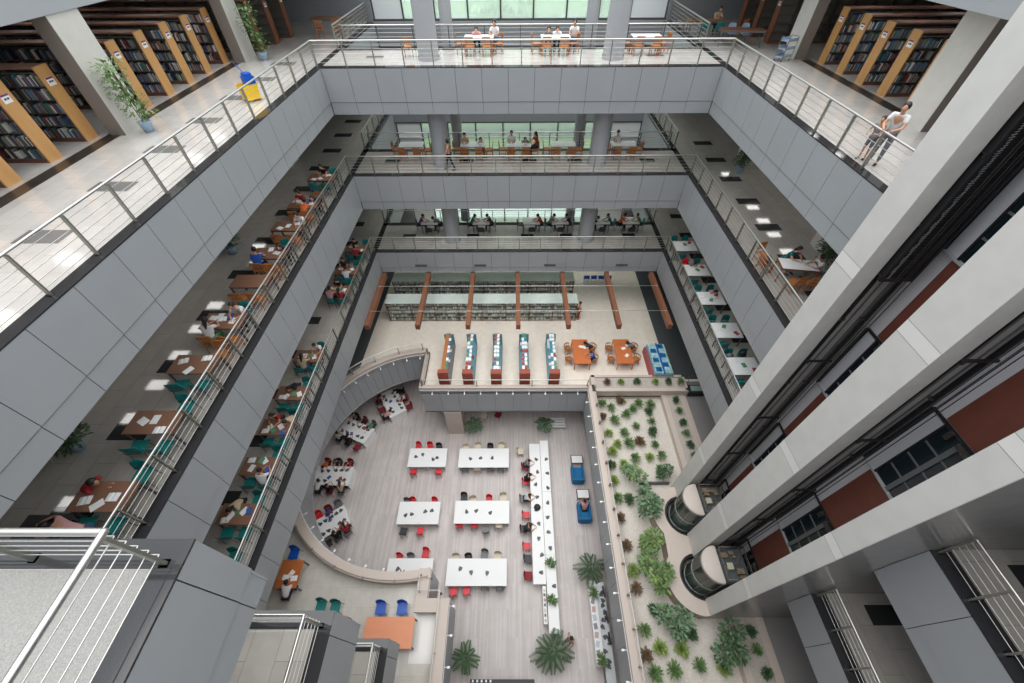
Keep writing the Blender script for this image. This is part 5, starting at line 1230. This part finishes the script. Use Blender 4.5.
# the black machine on the floor behind the planter
t = thing('floor_machine', 'low black machine with a glass top behind the pink planter end', 'machine', (11.75, 15.0, Z2))
mb = MB(); mb.box(-.5, -.3, 0, .5, .3, .45); mb.build('body', blackp, t)
mb = MB(); mb.box(-.35, -.2, .45, .35, .2, .5); mb.build('top_window', mat('machine_glass', '#8fa39c', .1), t)
for s in (-1, 1): mb = MB(); mb.tube([(s*.45, .25, .3), (s*.45, .6, .95)], .02, 6); mb.build('handle', greyp, t)
# ceiling lamps over the middle and lower gallery walkways
def mk_ceil():
    t = thing('ceiling_lamp', None, None); a = MB(); a.box(-.42, -.3, -.03, .42, .3, 0); a.build('housing', white, t)
    b = MB(); b.box(-.38, -.26, -.035, .38, .26, -.031); b.build('diffuser', ceilglow, t); return t
for gi, (g, zc) in enumerate((('middle', 19.42), ('lower', 13.98))):
    k = 0
    for y in (5.16, 6.9, 8.6, 10.3, 12.0, 13.7, 15.4, 17.2, 18.9, 20.7): 
        k += 1; place('ceil', mk_ceil, (-15.6, y, zc-.001), 0, f'square lamp in the ceiling, {ORD[k-1]} from the near end, left {g} gallery', 'ceiling lamp', f'ceiling lamps, left {g} gallery')
    k = 0
    for y in (14.5, 16.2, 18.0, 20.0, 21.8, 23.4, 25.1, 30.0): 
        k += 1; place('ceil', mk_ceil, (16.35, y, zc-.001), 0, f'square lamp in the ceiling, {ORD[k-1]} from the near end, right {g} gallery', 'ceiling lamp', f'ceiling lamps, right {g} gallery')
for si_, sd in ((-1, 'left'), (1, 'right')):  # unseen ceiling lamps, added to brighten the bookcase areas
    for k, y in enumerate((9.0, 12.0, 17.5, 20.5, 23.0, 28.0)):
        for j, x in enumerate((16.2, 20.0)):
            place('ceil', mk_ceil, (x*si_, y, 24.799), 0, f'added square fill lamp over the {sd} bookcases, {ORD[k]} from the near end, {("front", "back")[j]} row', 'ceiling lamp', f'added fill lamps over the {sd} bookcases')
# trees outside the far windows
rt = random.Random(21)
TM = [tree_maker([(rt.uniform(-2, 2), rt.uniform(-1.5, 1.5), rt.uniform(5, 9), rt.uniform(1.8, 3)) for _ in range(7)], 8, 1.0, .6, 150, 30+k, leafT, 'tree') for k in range(3)]
for i in range(7):
    x = -39 + 13*i; y = 56 + (i % 3)*7
    o = place('otree%d' % (i % 3), TM[i % 3], (x, y, 10), i*1.3, f'leafy tree outside the far windows, {ORD[i]} from the left', 'tree', 'trees outside the far windows', (1.5, 1.3, 2.0))
gm = MB(); gm.box(-60, 37, 9.5, 60, 130, 10); g_ = struct(gm.build('terrain', mat('outside_ground', '#8fa07a', .9, 0, .2, .3)))
# ------------------------------------------------------------------ camera, light
cam = bpy.data.cameras.new('camera'); co = bpy.data.objects.new('camera', cam); C.objects.link(co)
cam.sensor_width = 36; cam.lens = 399.69/1024*36; cam.clip_start = .05; cam.clip_end = 500
co.location = (0, 0, CAMZ); co.rotation_euler = (.7343, .0044, .0010); S.camera = co
w = bpy.data.worlds.new('World'); S.world = w; w.use_nodes = True
bg = w.node_tree.nodes['Background']; bg.inputs[0].default_value = (.90, .95, 1, 1); bg.inputs[1].default_value = 1.2
sl = bpy.data.lights.new('skylight_glow', 'SUN'); sl.energy = 2.1; sl.angle = math.radians(75); sl.color = (1, .985, .955)
so_ = bpy.data.objects.new('skylight_glow', sl); C.objects.link(so_); so_.location = (0, 10, 40)
S.view_settings.view_transform = 'Standard'; S.view_settings.look = 'None'; S.view_settings.gamma = 1; S.view_settings.use_curve_mapping = False
S.view_settings.exposure = .5
S.cycles.max_bounces = 7; S.cycles.diffuse_bounces = 5; S.cycles.glossy_bounces = 3; S.cycles.transparent_max_bounces = 12
S.cycles.use_denoising = True
S.cycles.caustics_reflective = False; S.cycles.caustics_refractive = False; S.cycles.sample_clamp_indirect = 5
